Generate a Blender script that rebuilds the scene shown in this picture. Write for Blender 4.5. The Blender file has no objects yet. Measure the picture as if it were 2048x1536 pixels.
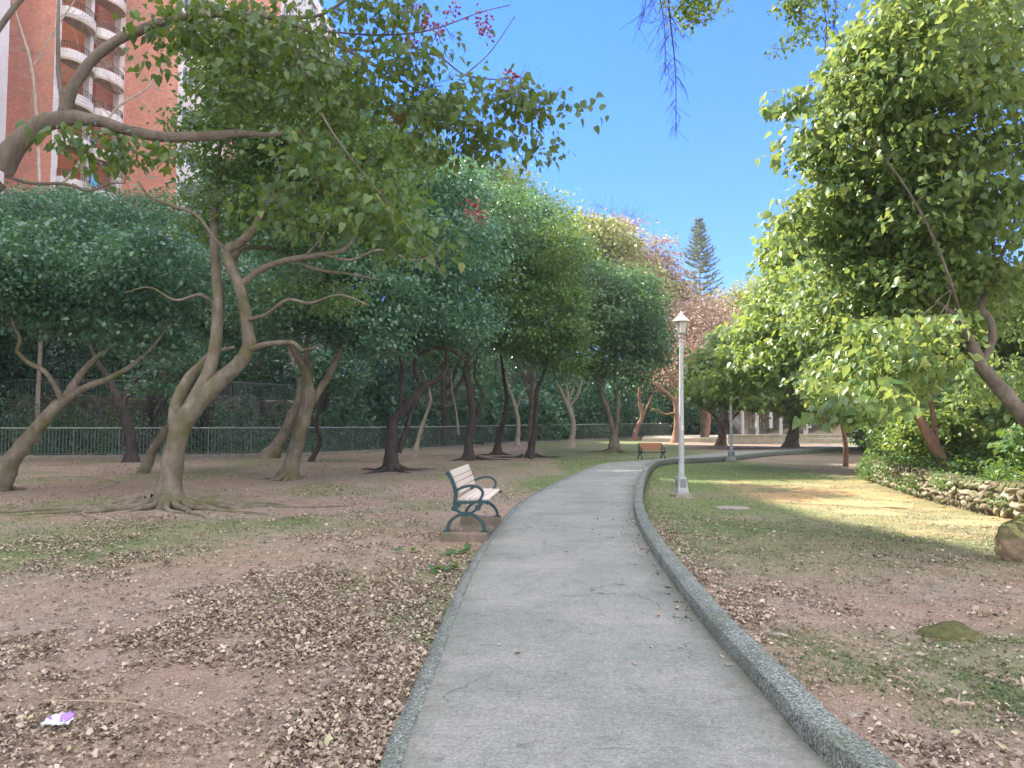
import bpy, math, random
import numpy as np
from mathutils import Vector, Matrix
from mathutils.geometry import tessellate_polygon
PI = math.pi
scn = bpy.context.scene
COL = scn.collection
RNG = np.random.default_rng(7)
random.seed(7)

# ------------------------------------------------------------------ camera, sky, sun, exposure
F = 1500.0 / 2048.0
EYE = np.array([0.0, 0.0, 1.6])
PITCH = math.atan(82.0 / 1500.0)
cam_d = bpy.data.cameras.new('camera')
cam = bpy.data.objects.new('camera', cam_d)
COL.objects.link(cam)
scn.camera = cam
cam.location = EYE
cam.rotation_euler = (PI / 2 + PITCH, 0, 0)
cam_d.sensor_width = 36.0
cam_d.lens = 36.0 * F
cam_d.clip_start = 0.05
cam_d.clip_end = 3000.0

SUN_EL = math.radians(43.0)
TO_SUN = Vector((-0.865 * math.cos(SUN_EL), 0.50 * math.cos(SUN_EL), math.sin(SUN_EL))).normalized()
world = bpy.data.worlds.new('World')
scn.world = world
world.use_nodes = True
wn = world.node_tree
bg = wn.nodes['Background']
sky = wn.nodes.new('ShaderNodeTexSky')
sky.sky_type = 'NISHITA'
sky.sun_disc = False
sky.sun_elevation = SUN_EL
sky.sun_rotation = math.atan2(TO_SUN.x, TO_SUN.y)
sky.air_density = 1.0
sky.dust_density = 0.3
sky.ozone_density = 2.5
# a clear winter sky: the sky texture made a little deeper in colour and less glaring at the horizon
hsv = wn.nodes.new('ShaderNodeHueSaturation'); hsv.inputs['Saturation'].default_value = 1.12
gam = wn.nodes.new('ShaderNodeGamma'); gam.inputs['Gamma'].default_value = 0.62
mul = wn.nodes.new('ShaderNodeMix'); mul.data_type = 'RGBA'; mul.blend_type = 'MULTIPLY'; mul.inputs[0].default_value = 1.0
mul.inputs[7].default_value = (0.10, 0.41, 1.4, 1)
wn.links.new(sky.outputs['Color'], gam.inputs['Color'])
wn.links.new(gam.outputs['Color'], hsv.inputs['Color'])
wn.links.new(hsv.outputs['Color'], mul.inputs[6])
# fill light: bright broken clouds added unseen behind the viewer and overhead; the far half is clear blue
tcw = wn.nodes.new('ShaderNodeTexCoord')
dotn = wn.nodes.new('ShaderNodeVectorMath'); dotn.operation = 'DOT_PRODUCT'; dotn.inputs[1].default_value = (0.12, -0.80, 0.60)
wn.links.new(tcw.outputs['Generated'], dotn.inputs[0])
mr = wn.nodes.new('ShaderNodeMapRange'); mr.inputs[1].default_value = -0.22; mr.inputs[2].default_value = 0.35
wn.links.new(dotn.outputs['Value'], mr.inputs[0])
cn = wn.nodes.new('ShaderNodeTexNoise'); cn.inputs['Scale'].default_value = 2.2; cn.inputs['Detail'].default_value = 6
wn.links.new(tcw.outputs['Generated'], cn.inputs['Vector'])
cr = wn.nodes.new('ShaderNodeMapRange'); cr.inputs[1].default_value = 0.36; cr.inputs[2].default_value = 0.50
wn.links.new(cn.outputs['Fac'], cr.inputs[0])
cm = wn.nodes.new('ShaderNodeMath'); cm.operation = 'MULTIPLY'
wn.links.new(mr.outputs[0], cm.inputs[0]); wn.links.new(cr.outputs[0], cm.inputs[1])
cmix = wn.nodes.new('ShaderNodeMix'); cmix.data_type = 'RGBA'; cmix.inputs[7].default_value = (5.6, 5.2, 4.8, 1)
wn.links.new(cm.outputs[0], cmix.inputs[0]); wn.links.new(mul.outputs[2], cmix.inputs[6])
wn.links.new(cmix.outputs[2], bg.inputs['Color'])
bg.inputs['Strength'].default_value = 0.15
sun_d = bpy.data.lights.new('sun', 'SUN')
sun_d.energy = 3.5
sun_d.angle = math.radians(0.5)
sun_d.color = (1.0, 0.90, 0.74)
sun = bpy.data.objects.new('sun', sun_d)
COL.objects.link(sun)
sun.rotation_euler = TO_SUN.to_track_quat('Z', 'Y').to_euler()
scn.view_settings.view_transform = 'Standard'
scn.view_settings.look = 'None'
scn.view_settings.exposure = 2.08
scn.view_settings.gamma = 1.0
scn.view_settings.use_curve_mapping = False
scn.cycles.max_bounces = 6
scn.cycles.diffuse_bounces = 3
scn.cycles.transmission_bounces = 4
scn.cycles.glossy_bounces = 2
scn.cycles.use_adaptive_sampling = True
scn.cycles.use_denoising = True

# ------------------------------------------------------------------ numbers from the photograph
CP, SP = math.cos(PITCH), math.sin(PITCH)
def ray(u, v):
    a, b = (u - 1024) / 1500.0, (768 - v) / 1500.0
    return np.array([a, CP - b * SP, SP + b * CP])
def at(u, v, Y):
    d = ray(u, v)
    return EYE + d * (Y / d[1])

def sstep(a, b, x):
    t = np.clip((np.asarray(x, float) - a) / (b - a), 0, 1)
    return t * t * (3 - 2 * t)

def unit(a): return a / np.maximum(np.linalg.norm(a, axis=-1, keepdims=True), 1e-9)
def _hash(ix, iy, seed):
    h = (ix * 374761393 + iy * 668265263 + seed * 1442695041) & 0xFFFFFFFF
    h = ((h ^ (h >> 13)) * 1274126177) & 0xFFFFFFFF
    return ((h ^ (h >> 16)) & 0xFFFF) / 65535.0
def vnoise(x, y, seed=0):
    x = np.asarray(x, float); y = np.asarray(y, float)
    ix = np.floor(x).astype(np.int64); iy = np.floor(y).astype(np.int64)
    fx = x - ix; fy = y - iy
    fx = fx * fx * (3 - 2 * fx); fy = fy * fy * (3 - 2 * fy)
    a = _hash(ix, iy, seed); b = _hash(ix + 1, iy, seed); c = _hash(ix, iy + 1, seed); d = _hash(ix + 1, iy + 1, seed)
    return (a * (1 - fx) + b * fx) * (1 - fy) + (c * (1 - fx) + d * fx) * fy
def fbm(x, y, seed=0, oct=3):
    s = 0; w = 0.5; t = 0
    for i in range(oct):
        s = s + w * vnoise(x * 2 ** i, y * 2 ** i, seed + i); t += w; w *= 0.5
    return s / t

FENCE = np.array([(-70, 31), (-45, 34.5), (-25, 37), (-17.4, 38.5), (-11.7, 41), (-6, 49), (-1, 60), (8, 70), (24, 97), (45, 112), (80, 120)], float)
def polydist(x, y, P, ext=True):
    """signed distance to a polyline, positive on its left-hand side"""
    best = np.full(np.shape(x), 1e9); sg = np.ones(np.shape(x))
    for i in range(len(P) - 1):
        a, b = P[i], P[i + 1]
        d = b - a; L2 = d @ d
        t = ((x - a[0]) * d[0] + (y - a[1]) * d[1]) / L2
        t = np.clip(t, -50 if (i == 0 and ext) else 0, 50 if (i == len(P) - 2 and ext) else 1)
        px = a[0] + t * d[0] - x; py = a[1] + t * d[1] - y
        q = px * px + py * py
        c = d[0] * (y - a[1]) - d[1] * (x - a[0])
        m = q < best
        best = np.where(m, q, best); sg = np.where(m, np.sign(c), sg)
    return np.sqrt(best) * sg
RWALL = np.array([(11.0, 6.0), (10.2, 11.0), (10.1, 15.0), (10.5, 18.5), (11.3, 22.0), (12.2, 25.5), (12.9, 27.2), (14.2, 27.9), (16.5, 28.4)], float)

def rise(y):
    return 0.3 * sstep(42, 85, y)
def gz(x, y):
    """height of the terrain"""
    x = np.asarray(x, float); y = np.asarray(y, float)
    z = rise(y)
    basin = sstep(9, 17, y) * sstep(2.0, 5.0, x) * (1 - sstep(25.0, 26.2, y - 1.18 * x)) * 0.27
    z = z - basin
    s = polydist(x, y, FENCE)
    left = 1 - sstep(-4, 8, x)
    rav = -1.5 * sstep(0.4, 4, s) * left
    ter = (4.9 * left) * sstep(11.2, 12.3, s)
    hill = (1 - left) * (3.0 * sstep(1.0, 22, s))
    z = z + rav + ter + hill + 3.0 * sstep(60, 200, s)
    r = -polydist(x, y, RWALL)
    rr = np.where(y > 28.3, 0, 1) * np.where(r > 0.25, 1, 0)
    z = z + rr * (0.55 + 2.6 * sstep(0.5, 14, r))
    # beyond the wall's end the bank falls back to the plaza
    z = z + 2.5 * sstep(26, 42, x) * sstep(28, 36, y) * np.where(y > 28.3, 1, 0)
    return z
def ground(u, v):
    d = ray(u, v)
    t = (0 - EYE[2]) / d[2]
    for _ in range(25):
        p = EYE + d * t
        t = t * 0.5 + 0.5 * (float(gz(p[0], p[1])) - EYE[2]) / d[2]
    return EYE + d * t

def flat(u, v):
    d = ray(u, v)
    p = EYE + d * ((0 - EYE[2]) / d[2])
    zz = float(rise(p[1]))
    p = EYE + d * ((zz - EYE[2]) / d[2])
    return (p[0], p[1])
def catmull(P, n):
    P = np.asarray(P, float)
    if len(P) < 3:
        t = np.linspace(0, 1, n * (len(P) - 1) + 1)[:, None]
        return P[0] * (1 - t) + P[-1] * t
    Q = np.vstack([2 * P[0] - P[1], P, 2 * P[-1] - P[-2]])
    out = []
    for i in range(1, len(Q) - 2):
        p0, p1, p2, p3 = Q[i - 1], Q[i], Q[i + 1], Q[i + 2]
        for k in range(n):
            t = k / n
            out.append(0.5 * ((2 * p1) + (-p0 + p2) * t + (2 * p0 - 5 * p1 + 4 * p2 - p3) * t * t + (-p0 + 3 * p1 - 3 * p2 + p3) * t ** 3))
    out.append(P[-1])
    return np.array(out)

# path edges, traced on the ground
R_px = [(1664, 1536), (1558, 1425), (1484, 1340), (1406, 1250), (1328, 1141), (1289, 1079), (1271, 1036), (1268, 1003), (1275, 969), (1290, 938), (1308, 923), (1345, 918), (1400, 916), (1463, 912), (1528, 905), (1600, 900.5), (1680, 895)]
L_px = [(762, 1536), (818, 1400), (905, 1200), (940, 1130), (984, 1064), (1042, 1003), (1103, 969), (1155, 945), (1190, 931), (1222, 925), (1281, 920.5), (1332, 916), (1400, 908.5), (1450, 904), (1567, 898), (1650, 891)]
Rp = [flat(*p) for p in R_px]
Lp = [flat(*p) for p in L_px]
Rp = [(Rp[0][0] + 0.55, -4.0), (Rp[0][0] + 0.28, 1.2)] + Rp + [(Rp[-1][0] + 6, Rp[-1][1] + 0.6), (Rp[-1][0] + 18, Rp[-1][1] + 2.5)]
Lp = [(Lp[0][0] + 0.45, -4.0), (Lp[0][0] + 0.12, 1.2)] + Lp + [(Lp[-1][0] + 6, Lp[-1][1] + 0.8), (Lp[-1][0] + 18, Lp[-1][1] + 3)]
RC = catmull(Rp, 8)
LC = catmull(Lp, 8)
def inpoly(x, y, P):
    x = np.asarray(x, float); y = np.asarray(y, float)
    c = np.zeros(x.shape, bool)
    j = len(P) - 1
    for i in range(len(P)):
        yi, yj, xi, xj = P[i][1], P[j][1], P[i][0], P[j][0]
        if yi != yj:
            m = ((yi > y) != (yj > y)) & (x < (xj - xi) * (y - yi) / (yj - yi) + xi)
            c ^= m
        j = i
    return c
PATHPOLY = np.vstack([RC, LC[::-1]])

# ------------------------------------------------------------------ materials
class N:
    def __init__(s, name):
        s.m = bpy.data.materials.new(name); s.m.use_nodes = True
        s.t = s.m.node_tree; s.b = s.t.nodes['Principled BSDF']; s.out = s.t.nodes['Material Output']
    def n(s, typ, **kw):
        nd = s.t.nodes.new(typ)
        for k, v in kw.items():
            if k in nd.inputs: nd.inputs[k].default_value = v
            else: setattr(nd, k, v)
        return nd
    def l(s, a, b): s.t.links.new(a, b)
    def coord(s): return s.n('ShaderNodeTexCoord').outputs['Object']
    def noise(s, scale, detail=4, rough=0.6, vec=None, stretch=None):
        nd = s.n('ShaderNodeTexNoise'); nd.inputs['Scale'].default_value = scale
        nd.inputs['Detail'].default_value = detail; nd.inputs['Roughness'].default_value = rough
        v = vec or s.coord()
        if stretch:
            mp = s.n('ShaderNodeMapping'); mp.inputs['Scale'].default_value = stretch
            s.l(v, mp.inputs['Vector']); v = mp.outputs['Vector']
        s.l(v, nd.inputs['Vector'])
        return nd.outputs['Fac']
    def ramp(s, fac, stops):
        r = s.n('ShaderNodeValToRGB'); e = r.color_ramp.elements
        while len(e) < len(stops): e.new(0.5)
        for i, (p, c) in enumerate(stops):
            e[i].position = p
            e[i].color = (c[0], c[1], c[2], 1) if hasattr(c, '__len__') else (c, c, c, 1)
        s.l(fac, r.inputs['Fac'])
        return r.outputs['Color']
    def mix(s, fac, a, b, mode='MIX'):
        mx = s.n('ShaderNodeMix', data_type='RGBA', blend_type=mode)
        for i, x in ((0, fac), (6, a), (7, b)):
            if hasattr(x, 'is_linked'): s.l(x, mx.inputs[i])
            else: mx.inputs[i].default_value = x if i == 0 else (x[0], x[1], x[2], 1)
        return mx.outputs[2]
    def bump(s, h, strength=0.5, dist=0.02):
        b = s.n('ShaderNodeBump'); b.inputs['Strength'].default_value = strength; b.inputs['Distance'].default_value = dist
        s.l(h, b.inputs['Height']); s.l(b.outputs['Normal'], s.b.inputs['Normal'])
    def col(s, c):
        if hasattr(c, 'is_linked'): s.l(c, s.b.inputs['Base Color'])
        else: s.b.inputs['Base Color'].default_value = (c[0], c[1], c[2], 1)
    def rough(s, r, spec=0.5):
        s.b.inputs['Roughness'].default_value = r; s.b.inputs['Specular IOR Level'].default_value = spec
    def attr(s, a):
        nd = s.n('ShaderNodeAttribute'); nd.attribute_name = a
        return nd.outputs['Fac']

def leafmat(name, stops, rough=0.42, transl=0.35, tcol=None, spec=0.5):
    k = N(name)
    c = k.ramp(k.attr('rnd'), stops)
    k.col(c); k.rough(rough, spec)
    tr = k.n('ShaderNodeBsdfTranslucent')
    tc = k.mix(0.75, c, tcol or (0.30, 0.42, 0.03), 'MIX')
    k.l(tc, tr.inputs['Color'])
    ms = k.n('ShaderNodeMixShader'); ms.inputs[0].default_value = transl
    k.l(k.b.outputs[0], ms.inputs[1]); k.l(tr.outputs[0], ms.inputs[2]); k.l(ms.outputs[0], k.out.inputs[0])
    return k.m
def barkmat(name, c1, c2, c3=None, scale=6, moss=None):
    k = N(name)
    n1 = k.noise(scale, 6, 0.65, stretch=(1, 1, 0.35))
    n2 = k.noise(scale * 7, 4, 0.7, stretch=(1, 1, 2.2))
    c = k.ramp(n1, [(0.3, c1), (0.55, c2), (0.75, c3 or c2)])
    spots = k.ramp(k.noise(scale * 3.3, 2, 0.5), [(0.27, 0.35), (0.36, 1.0)])
    c = k.mix(0.8, c, spots, 'MULTIPLY')
    if moss:
        g = k.ramp(k.noise(1.7, 3, 0.6), [(0.45, 0.0), (0.65, 0.85)])
        c = k.mix(g, c, moss)
    k.col(c); k.rough(0.85, 0.25)
    h = k.mix(0.5, n1, n2)
    k.bump(h, 0.9, 0.05)
    return k.m
def plain(name, c, rough=0.6, spec=0.4, var=0.25, scale=8, bump=0.0, metal=0.0):
    k = N(name)
    n = k.noise(scale, 5, 0.65)
    d = tuple(x * (1 - var) for x in c); e = tuple(min(1, x * (1 + var * 0.6)) for x in c)
    k.col(k.ramp(n, [(0.3, d), (0.7, e)])); k.rough(rough, spec)
    k.b.inputs['Metallic'].default_value = metal
    if bump: k.bump(n, bump, 0.02)
    return k.m

M = {}
M['leaf_near'] = leafmat('leaf_near', [(0, (0.030, 0.072, 0.032)), (0.5, (0.058, 0.12, 0.042)), (0.85, (0.09, 0.16, 0.045)), (1, (0.19, 0.20, 0.06))], 0.40, 0.35)
M['leaf_dark'] = leafmat('leaf_dark', [(0, (0.036, 0.10, 0.072)), (0.6, (0.070, 0.180, 0.118)), (1, (0.13, 0.23, 0.10))], 0.32, 0.30, (0.18, 0.38, 0.11), 0.8)
M['leaf_teal'] = leafmat('leaf_teal', [(0, (0.035, 0.10, 0.055)), (0.55, (0.07, 0.165, 0.08)), (0.9, (0.13, 0.22, 0.08)), (1, (0.30, 0.24, 0.10))], 0.38, 0.3, (0.2, 0.38, 0.08), 0.6)
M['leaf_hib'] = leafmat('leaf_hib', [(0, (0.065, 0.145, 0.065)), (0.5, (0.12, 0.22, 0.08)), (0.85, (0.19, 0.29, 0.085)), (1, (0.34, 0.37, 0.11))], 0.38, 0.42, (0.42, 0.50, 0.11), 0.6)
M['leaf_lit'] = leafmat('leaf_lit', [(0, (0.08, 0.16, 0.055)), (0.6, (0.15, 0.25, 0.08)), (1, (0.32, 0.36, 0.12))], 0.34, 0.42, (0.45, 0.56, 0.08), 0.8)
M['leaf_olive'] = leafmat('leaf_olive', [(0, (0.16, 0.21, 0.08)), (0.5, (0.29, 0.33, 0.13)), (0.8, (0.42, 0.42, 0.18)), (1, (0.44, 0.33, 0.20))], 0.5, 0.3, (0.35, 0.36, 0.06))
M['leaf_brown'] = leafmat('leaf_brown', [(0, (0.26, 0.20, 0.15)), (0.5, (0.40, 0.31, 0.235)), (1, (0.42, 0.38, 0.20))], 0.6, 0.25, (0.4, 0.25, 0.1))
M['leaf_red'] = leafmat('leaf_red', [(0, (0.34, 0.23, 0.19)), (0.5, (0.48, 0.35, 0.29)), (1, (0.48, 0.42, 0.26))], 0.6, 0.25, (0.45, 0.28, 0.18))
M['leaf_green'] = leafmat('leaf_green', [(0, (0.04, 0.105, 0.045)), (0.5, (0.08, 0.17, 0.06)), (1, (0.16, 0.24, 0.07))], 0.45, 0.35, (0.25, 0.4, 0.04))
M['needle'] = leafmat('needle', [(0, (0.11, 0.165, 0.13)), (1, (0.20, 0.26, 0.16))], 0.6, 0.12)
M['dry'] = leafmat('dry', [(0, (0.12, 0.095, 0.075)), (0.3, (0.24, 0.195, 0.155)), (0.7, (0.41, 0.345, 0.275)), (0.93, (0.60, 0.52, 0.42)), (1, (0.28, 0.32, 0.14))], 0.75, 0.1, (0.4, 0.3, 0.15), 0.25)
M['grass'] = leafmat('grass', [(0, (0.055, 0.095, 0.045)), (0.6, (0.125, 0.175, 0.085)), (0.9, (0.23, 0.25, 0.13)), (1, (0.35, 0.31, 0.19))], 0.6, 0.25, (0.3, 0.4, 0.06))
M['seed_capsule'] = leafmat('seed_capsule', [(0, (0.20, 0.06, 0.06)), (1, (0.36, 0.15, 0.12))], 0.6, 0.25, (0.4, 0.1, 0.1))
M['bark'] = barkmat('bark', (0.12, 0.105, 0.085), (0.21, 0.185, 0.15), (0.30, 0.27, 0.225), moss=(0.11, 0.11, 0.045))
M['bark_limb'] = barkmat('bark_limb', (0.12, 0.10, 0.082), (0.21, 0.18, 0.15), (0.29, 0.265, 0.235), 9)
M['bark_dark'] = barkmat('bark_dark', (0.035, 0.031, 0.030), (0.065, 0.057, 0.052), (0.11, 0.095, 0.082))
M['bark_pale'] = barkmat('bark_pale', (0.26, 0.22, 0.18), (0.42, 0.37, 0.31), (0.5, 0.46, 0.4))
M['bark_red'] = barkmat('bark_red', (0.20, 0.12, 0.09), (0.32, 0.20, 0.15), (0.4, 0.28, 0.2))

# ------------------------------------------------------------------ mesh helpers
def link(o, parent=None):
    COL.objects.link(o)
    if parent is not None: o.parent = parent
    return o
def raw_mesh(name, V, Fc, mat, parent=None, loc=None, smooth=False, attrs=None):
    """Fc: (n,k) int array, all faces with k corners"""
    V = np.asarray(V, np.float32); Fc = np.asarray(Fc, np.int32)
    me = bpy.data.meshes.new(name)
    me.vertices.add(len(V)); me.vertices.foreach_set('co', V.ravel())
    n, k = Fc.shape
    me.loops.add(n * k); me.loops.foreach_set('vertex_index', Fc.ravel())
    me.polygons.add(n); me.polygons.foreach_set('loop_start', np.arange(0, n * k, k, dtype=np.int32))
    me.polygons.foreach_set('loop_total', np.full(n, k, np.int32))
    if smooth: me.polygons.foreach_set('use_smooth', np.ones(n, bool))
    me.materials.append(mat)
    me.update(calc_edges=True)
    for a, d in (attrs or {}).items():
        at_ = me.attributes.new(a, 'FLOAT', 'POINT'); at_.data.foreach_set('value', np.asarray(d, np.float32))
    o = bpy.data.objects.new(name, me)
    if loc is not None: o.location = loc
    return link(o, parent)

def tag(o, label=None, cat=None, group=None, kind=None):
    if label: o['label'] = label
    if cat: o['category'] = cat
    if group: o['group'] = group
    if kind: o['kind'] = kind
    return o
def thing(name, label, cat, loc=(0, 0, 0), rz=0.0, group=None):
    o = bpy.data.objects.new(name, None); o.empty_display_size = 0.2
    o.location = loc; o.rotation_euler = (0, 0, rz)
    COL.objects.link(o)
    return tag(o, label, cat, group)
def copy_tree(o, parent=None):
    c = o.copy(); COL.objects.link(c)
    if parent is not None: c.parent = parent
    for ch in [x for x in list(COL.objects) if x.parent == o]:
        copy_tree(ch, c)
    return c

class MB:
    def __init__(s): s.v = []; s.f = []
    def add(s, V, Fs):
        o = len(s.v); s.v += [tuple(map(float, p)) for p in V]; s.f += [tuple(i + o for i in f) for f in Fs]; return s
    def box(s, c, d, rz=0.0, taper=1.0, rx=0.0):
        V = []
        for z in (-1, 1):
            t = taper if z > 0 else 1.0
            for x, y in ((-1, -1), (1, -1), (1, 1), (-1, 1)):
                V.append(Vector((x * d[0] / 2 * t, y * d[1] / 2 * t, z * d[2] / 2)))
        R = Matrix.Rotation(rz, 3, 'Z') @ Matrix.Rotation(rx, 3, 'X')
        V = [R @ p + Vector(c) for p in V]
        return s.add(V, [(3, 2, 1, 0), (4, 5, 6, 7), (0, 1, 5, 4), (1, 2, 6, 5), (2, 3, 7, 6), (3, 0, 4, 7)])
    def tube(s, P, r, n=8, cap=True):
        P = [Vector(p) for p in P]; k = len(P)
        r = r if hasattr(r, '__len__') else [r] * k
        u = None; V = []
        for i in range(k):
            t = (P[min(i + 1, k - 1)] - P[max(i - 1, 0)]).normalized()
            if u is None: u = t.orthogonal().normalized()
            u = (u - t * u.dot(t)).normalized(); w = t.cross(u)
            for j in range(n):
                a = 2 * PI * j / n
                V.append(P[i] + (u * math.cos(a) + w * math.sin(a)) * r[i])
        Fs = [(i * n + j, i * n + (j + 1) % n, (i + 1) * n + (j + 1) % n, (i + 1) * n + j) for i in range(k - 1) for j in range(n)]
        if cap: Fs += [tuple(range(n - 1, -1, -1)), tuple(range((k - 1) * n, k * n))]
        return s.add(V, Fs)
    def lathe(s, prof, n=16, c=(0, 0, 0)):
        V = [(c[0] + r * math.cos(2 * PI * j / n), c[1] + r * math.sin(2 * PI * j / n), c[2] + z) for r, z in prof for j in range(n)]
        k = len(prof)
        Fs = [(i * n + j, i * n + (j + 1) % n, (i + 1) * n + (j + 1) % n, (i + 1) * n + j) for i in range(k - 1) for j in range(n)]
        Fs += [tuple(range(n - 1, -1, -1)), tuple(range((k - 1) * n, k * n))]
        return s.add(V, Fs)
    def prism(s, pts, axis, a, b):
        """polygon (2D) extruded along an axis between a and b"""
        n = len(pts)
        def P(p, h): return (h, p[0], p[1]) if axis == 0 else ((p[0], h, p[1]) if axis == 1 else (p[0], p[1], h))
        V = [P(p, a) for p in pts] + [P(p, b) for p in pts]
        return s.add(V, [tuple(range(n)), tuple(range(2 * n - 1, n - 1, -1))] + [(i, i + n, (i + 1) % n + n, (i + 1) % n) for i in range(n)])
    def build(s, name, mat, parent=None, loc=None, smooth=False, bevel=0.0, rot=None):
        me = bpy.data.meshes.new(name); me.from_pydata(s.v, [], s.f); me.materials.append(mat)
        import bmesh
        bm = bmesh.new(); bm.from_mesh(me); bmesh.ops.recalc_face_normals(bm, faces=bm.faces)
        if bevel:
            bmesh.ops.bevel(bm, geom=[e for e in bm.edges if len(e.link_faces) == 2 and e.calc_face_angle(0) > 0.6], offset=bevel, segments=2, affect='EDGES', profile=0.7)
        bm.to_mesh(me); bm.free()
        if smooth:
            me.polygons.foreach_set('use_smooth', np.ones(len(me.polygons), bool)); me.set_sharp_from_angle(angle=math.radians(40))
        o = bpy.data.objects.new(name, me)
        if loc is not None: o.location = loc
        if rot is not None: o.rotation_euler = rot
        return link(o, parent)

# ------------------------------------------------------------------ ground
def axis_coords(near, far_lo, far_hi, c0, c1, step):
    a = list(np.arange(c0, c1, step)); s = step; x = c1
    while x < far_hi: a.append(x); s *= 1.045; x += s
    s = step; x = c0 - step
    while x > far_lo: a.insert(0, x); s *= 1.07; x -= s
    return np.array(a)
def green_mask(x, y):
    """where moss, weeds and short grass grow"""
    g = fbm(x * 0.55, y * 0.38, 11, 4)
    base = sstep(0.52, 0.70, g) * 0.40
    def spot(cx, cy, rx, ry, a): return a * np.exp(-(((x - cx) / rx) ** 2 + ((y - cy) / ry) ** 2))
    base = base + spot(-6.3, 10.2, 2.0, 1.6, 0.9) + spot(-4.5, 12.5, 3.0, 1.0, 0.5) + spot(0.9, 20.5, 1.0, 3.2, 1.0) + spot(-0.7, 7.6, 0.35, 1.8, 0.5)
    lawn = sstep(1.4, 2.2, x) * sstep(8.5, 14.5, y + 0.25 * x + 3 * (g - 0.5)) * (1 - sstep(11, 13.5, x))
    base = np.maximum(base, lawn * (0.62 + 0.6 * (g - 0.4)))
    base = base + spot(3.2, 4.6, 0.5, 0.5, 0.3) + spot(2.2, 9.2, 2.5, 1.2, 0.35) + spot(4.5, 30, 10, 6, 0.3)
    base = base * (1 - 0.75 * sstep(6.0, 7.2, x) * sstep(10.5, 13, y) * (1 - sstep(24, 28, y)) * (0.5 + .8 * sstep(.38, .6, fbm(x * .9, y * .9, 55, 4))))
    base = base * (1 - 0.8 * np.exp(-(((x - 4.6) / 0.6) ** 2 + ((y - 15.6) / 0.6) ** 2)))
    return np.clip(base, 0, 1)
gx = axis_coords(0, -420, 420, -8, 21, 0.13); gy = axis_coords(0, -30, 900, 1.0, 46, 0.13)
GX, GY = np.meshgrid(gx, gy)
GZ = gz(GX, GY)
near = np.exp(-np.maximum(GY - 10, 0) / 30)
GZ = GZ + (fbm(GX * 1.6, GY * 1.6, 3, 4) - 0.5) * 0.07 * near + (fbm(GX * 0.25, GY * 0.25, 5, 2) - 0.5) * 0.10 - 0.05
dL = polydist(GX, GY, LC); dR = polydist(GX, GY, RC)
inside = inpoly(GX, GY, PATHPOLY)
pd = np.minimum(np.abs(dL), np.abs(dR))
pd = np.where(inside, -pd, pd)
wgt = 1 - sstep(0.15, 1.4, pd)
flatz = rise(GY) - 0.012
rightside = (dR < 0) & ~inside
bas = sstep(9, 17, GY) * sstep(0, 2.5, GX) * (1 - sstep(60, 70, GY)) * 0.30
flatz = np.where(rightside, rise(GY) + 0.055 - bas, flatz)
GZ = GZ * (1 - wgt) + flatz * wgt
GZ = np.where((pd < 0.0) | ((pd < 0.10) & rightside), np.minimum(GZ, rise(GY) - 0.05), GZ)
ny, nx = GX.shape
idx = np.arange(nx * ny).reshape(ny, nx)
Fq = np.stack([idx[:-1, :-1], idx[:-1, 1:], idx[1:, 1:], idx[1:, :-1]], -1).reshape(-1, 4)
def zg(x, y):
    """height of the ground sheet itself (bilinear)"""
    x = np.asarray(x, float); y = np.asarray(y, float)
    i = np.clip(np.searchsorted(gx, x) - 1, 0, nx - 2); j = np.clip(np.searchsorted(gy, y) - 1, 0, ny - 2)
    fx = np.clip((x - gx[i]) / (gx[i + 1] - gx[i]), 0, 1); fy = np.clip((y - gy[j]) / (gy[j + 1] - gy[j]), 0, 1)
    return (GZ[j, i] * (1 - fx) + GZ[j, i + 1] * fx) * (1 - fy) + (GZ[j + 1, i] * (1 - fx) + GZ[j + 1, i + 1] * fx) * fy

k = N('soil')
fine = k.noise(38, 6, 0.75); med = k.noise(5, 6, 0.7); big = k.noise(0.7, 4, 0.6)
soil = k.ramp(med, [(0.28, (0.165, 0.136, 0.110)), (0.5, (0.275, 0.228, 0.183)), (0.72, (0.38, 0.32, 0.255))])
soil = k.mix(k.ramp(big, [(0.42, 0.0), (0.62, 0.55)]), soil, (0.30, 0.205, 0.15))
dry = k.n('ShaderNodeAttribute'); dry.attribute_name = 'straw'
soil = k.mix(dry.outputs['Fac'], soil, k.ramp(med, [(0.3, (0.34, 0.235, 0.12)), (0.7, (0.50, 0.37, 0.20))]))
soil = k.mix(0.75, soil, k.ramp(fine, [(0.30, 0.35), (0.5, 0.9), (0.68, 1.35)]), 'MULTIPLY')
gm = k.n('ShaderNodeMath', operation='MULTIPLY'); k.l(k.attr('green'), gm.inputs[0])
k.l(k.ramp(k.noise(14, 5, 0.75), [(0.32, 0.25), (0.55, 1.3)]), gm.inputs[1])
gcol = k.ramp(k.noise(24, 5, 0.7), [(0.3, (0.055, 0.10, 0.035)), (0.55, (0.12, 0.185, 0.065)), (0.75, (0.24, 0.26, 0.11))])
k.col(k.mix(gm.outputs[0], soil, gcol)); k.rough(0.95, 0.15)
k.bump(k.mix(0.5, fine, med), 0.7, 0.03)
M['soil'] = k.m
green = green_mask(GX, GY)
gr = raw_mesh('ground', np.stack([GX, GY, GZ], -1).reshape(-1, 3), Fq, M['soil'], smooth=True, attrs={'green': green.ravel(), 'straw': (sstep(5.4, 7.0, GX) * sstep(10, 13, GY) * (1 - sstep(26, 30, GY)) * (0.35 + 0.6 * sstep(.38, .6, fbm(GX * .9, GY * .9, 55, 4)))).ravel()})
tag(gr, kind='structure')

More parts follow.
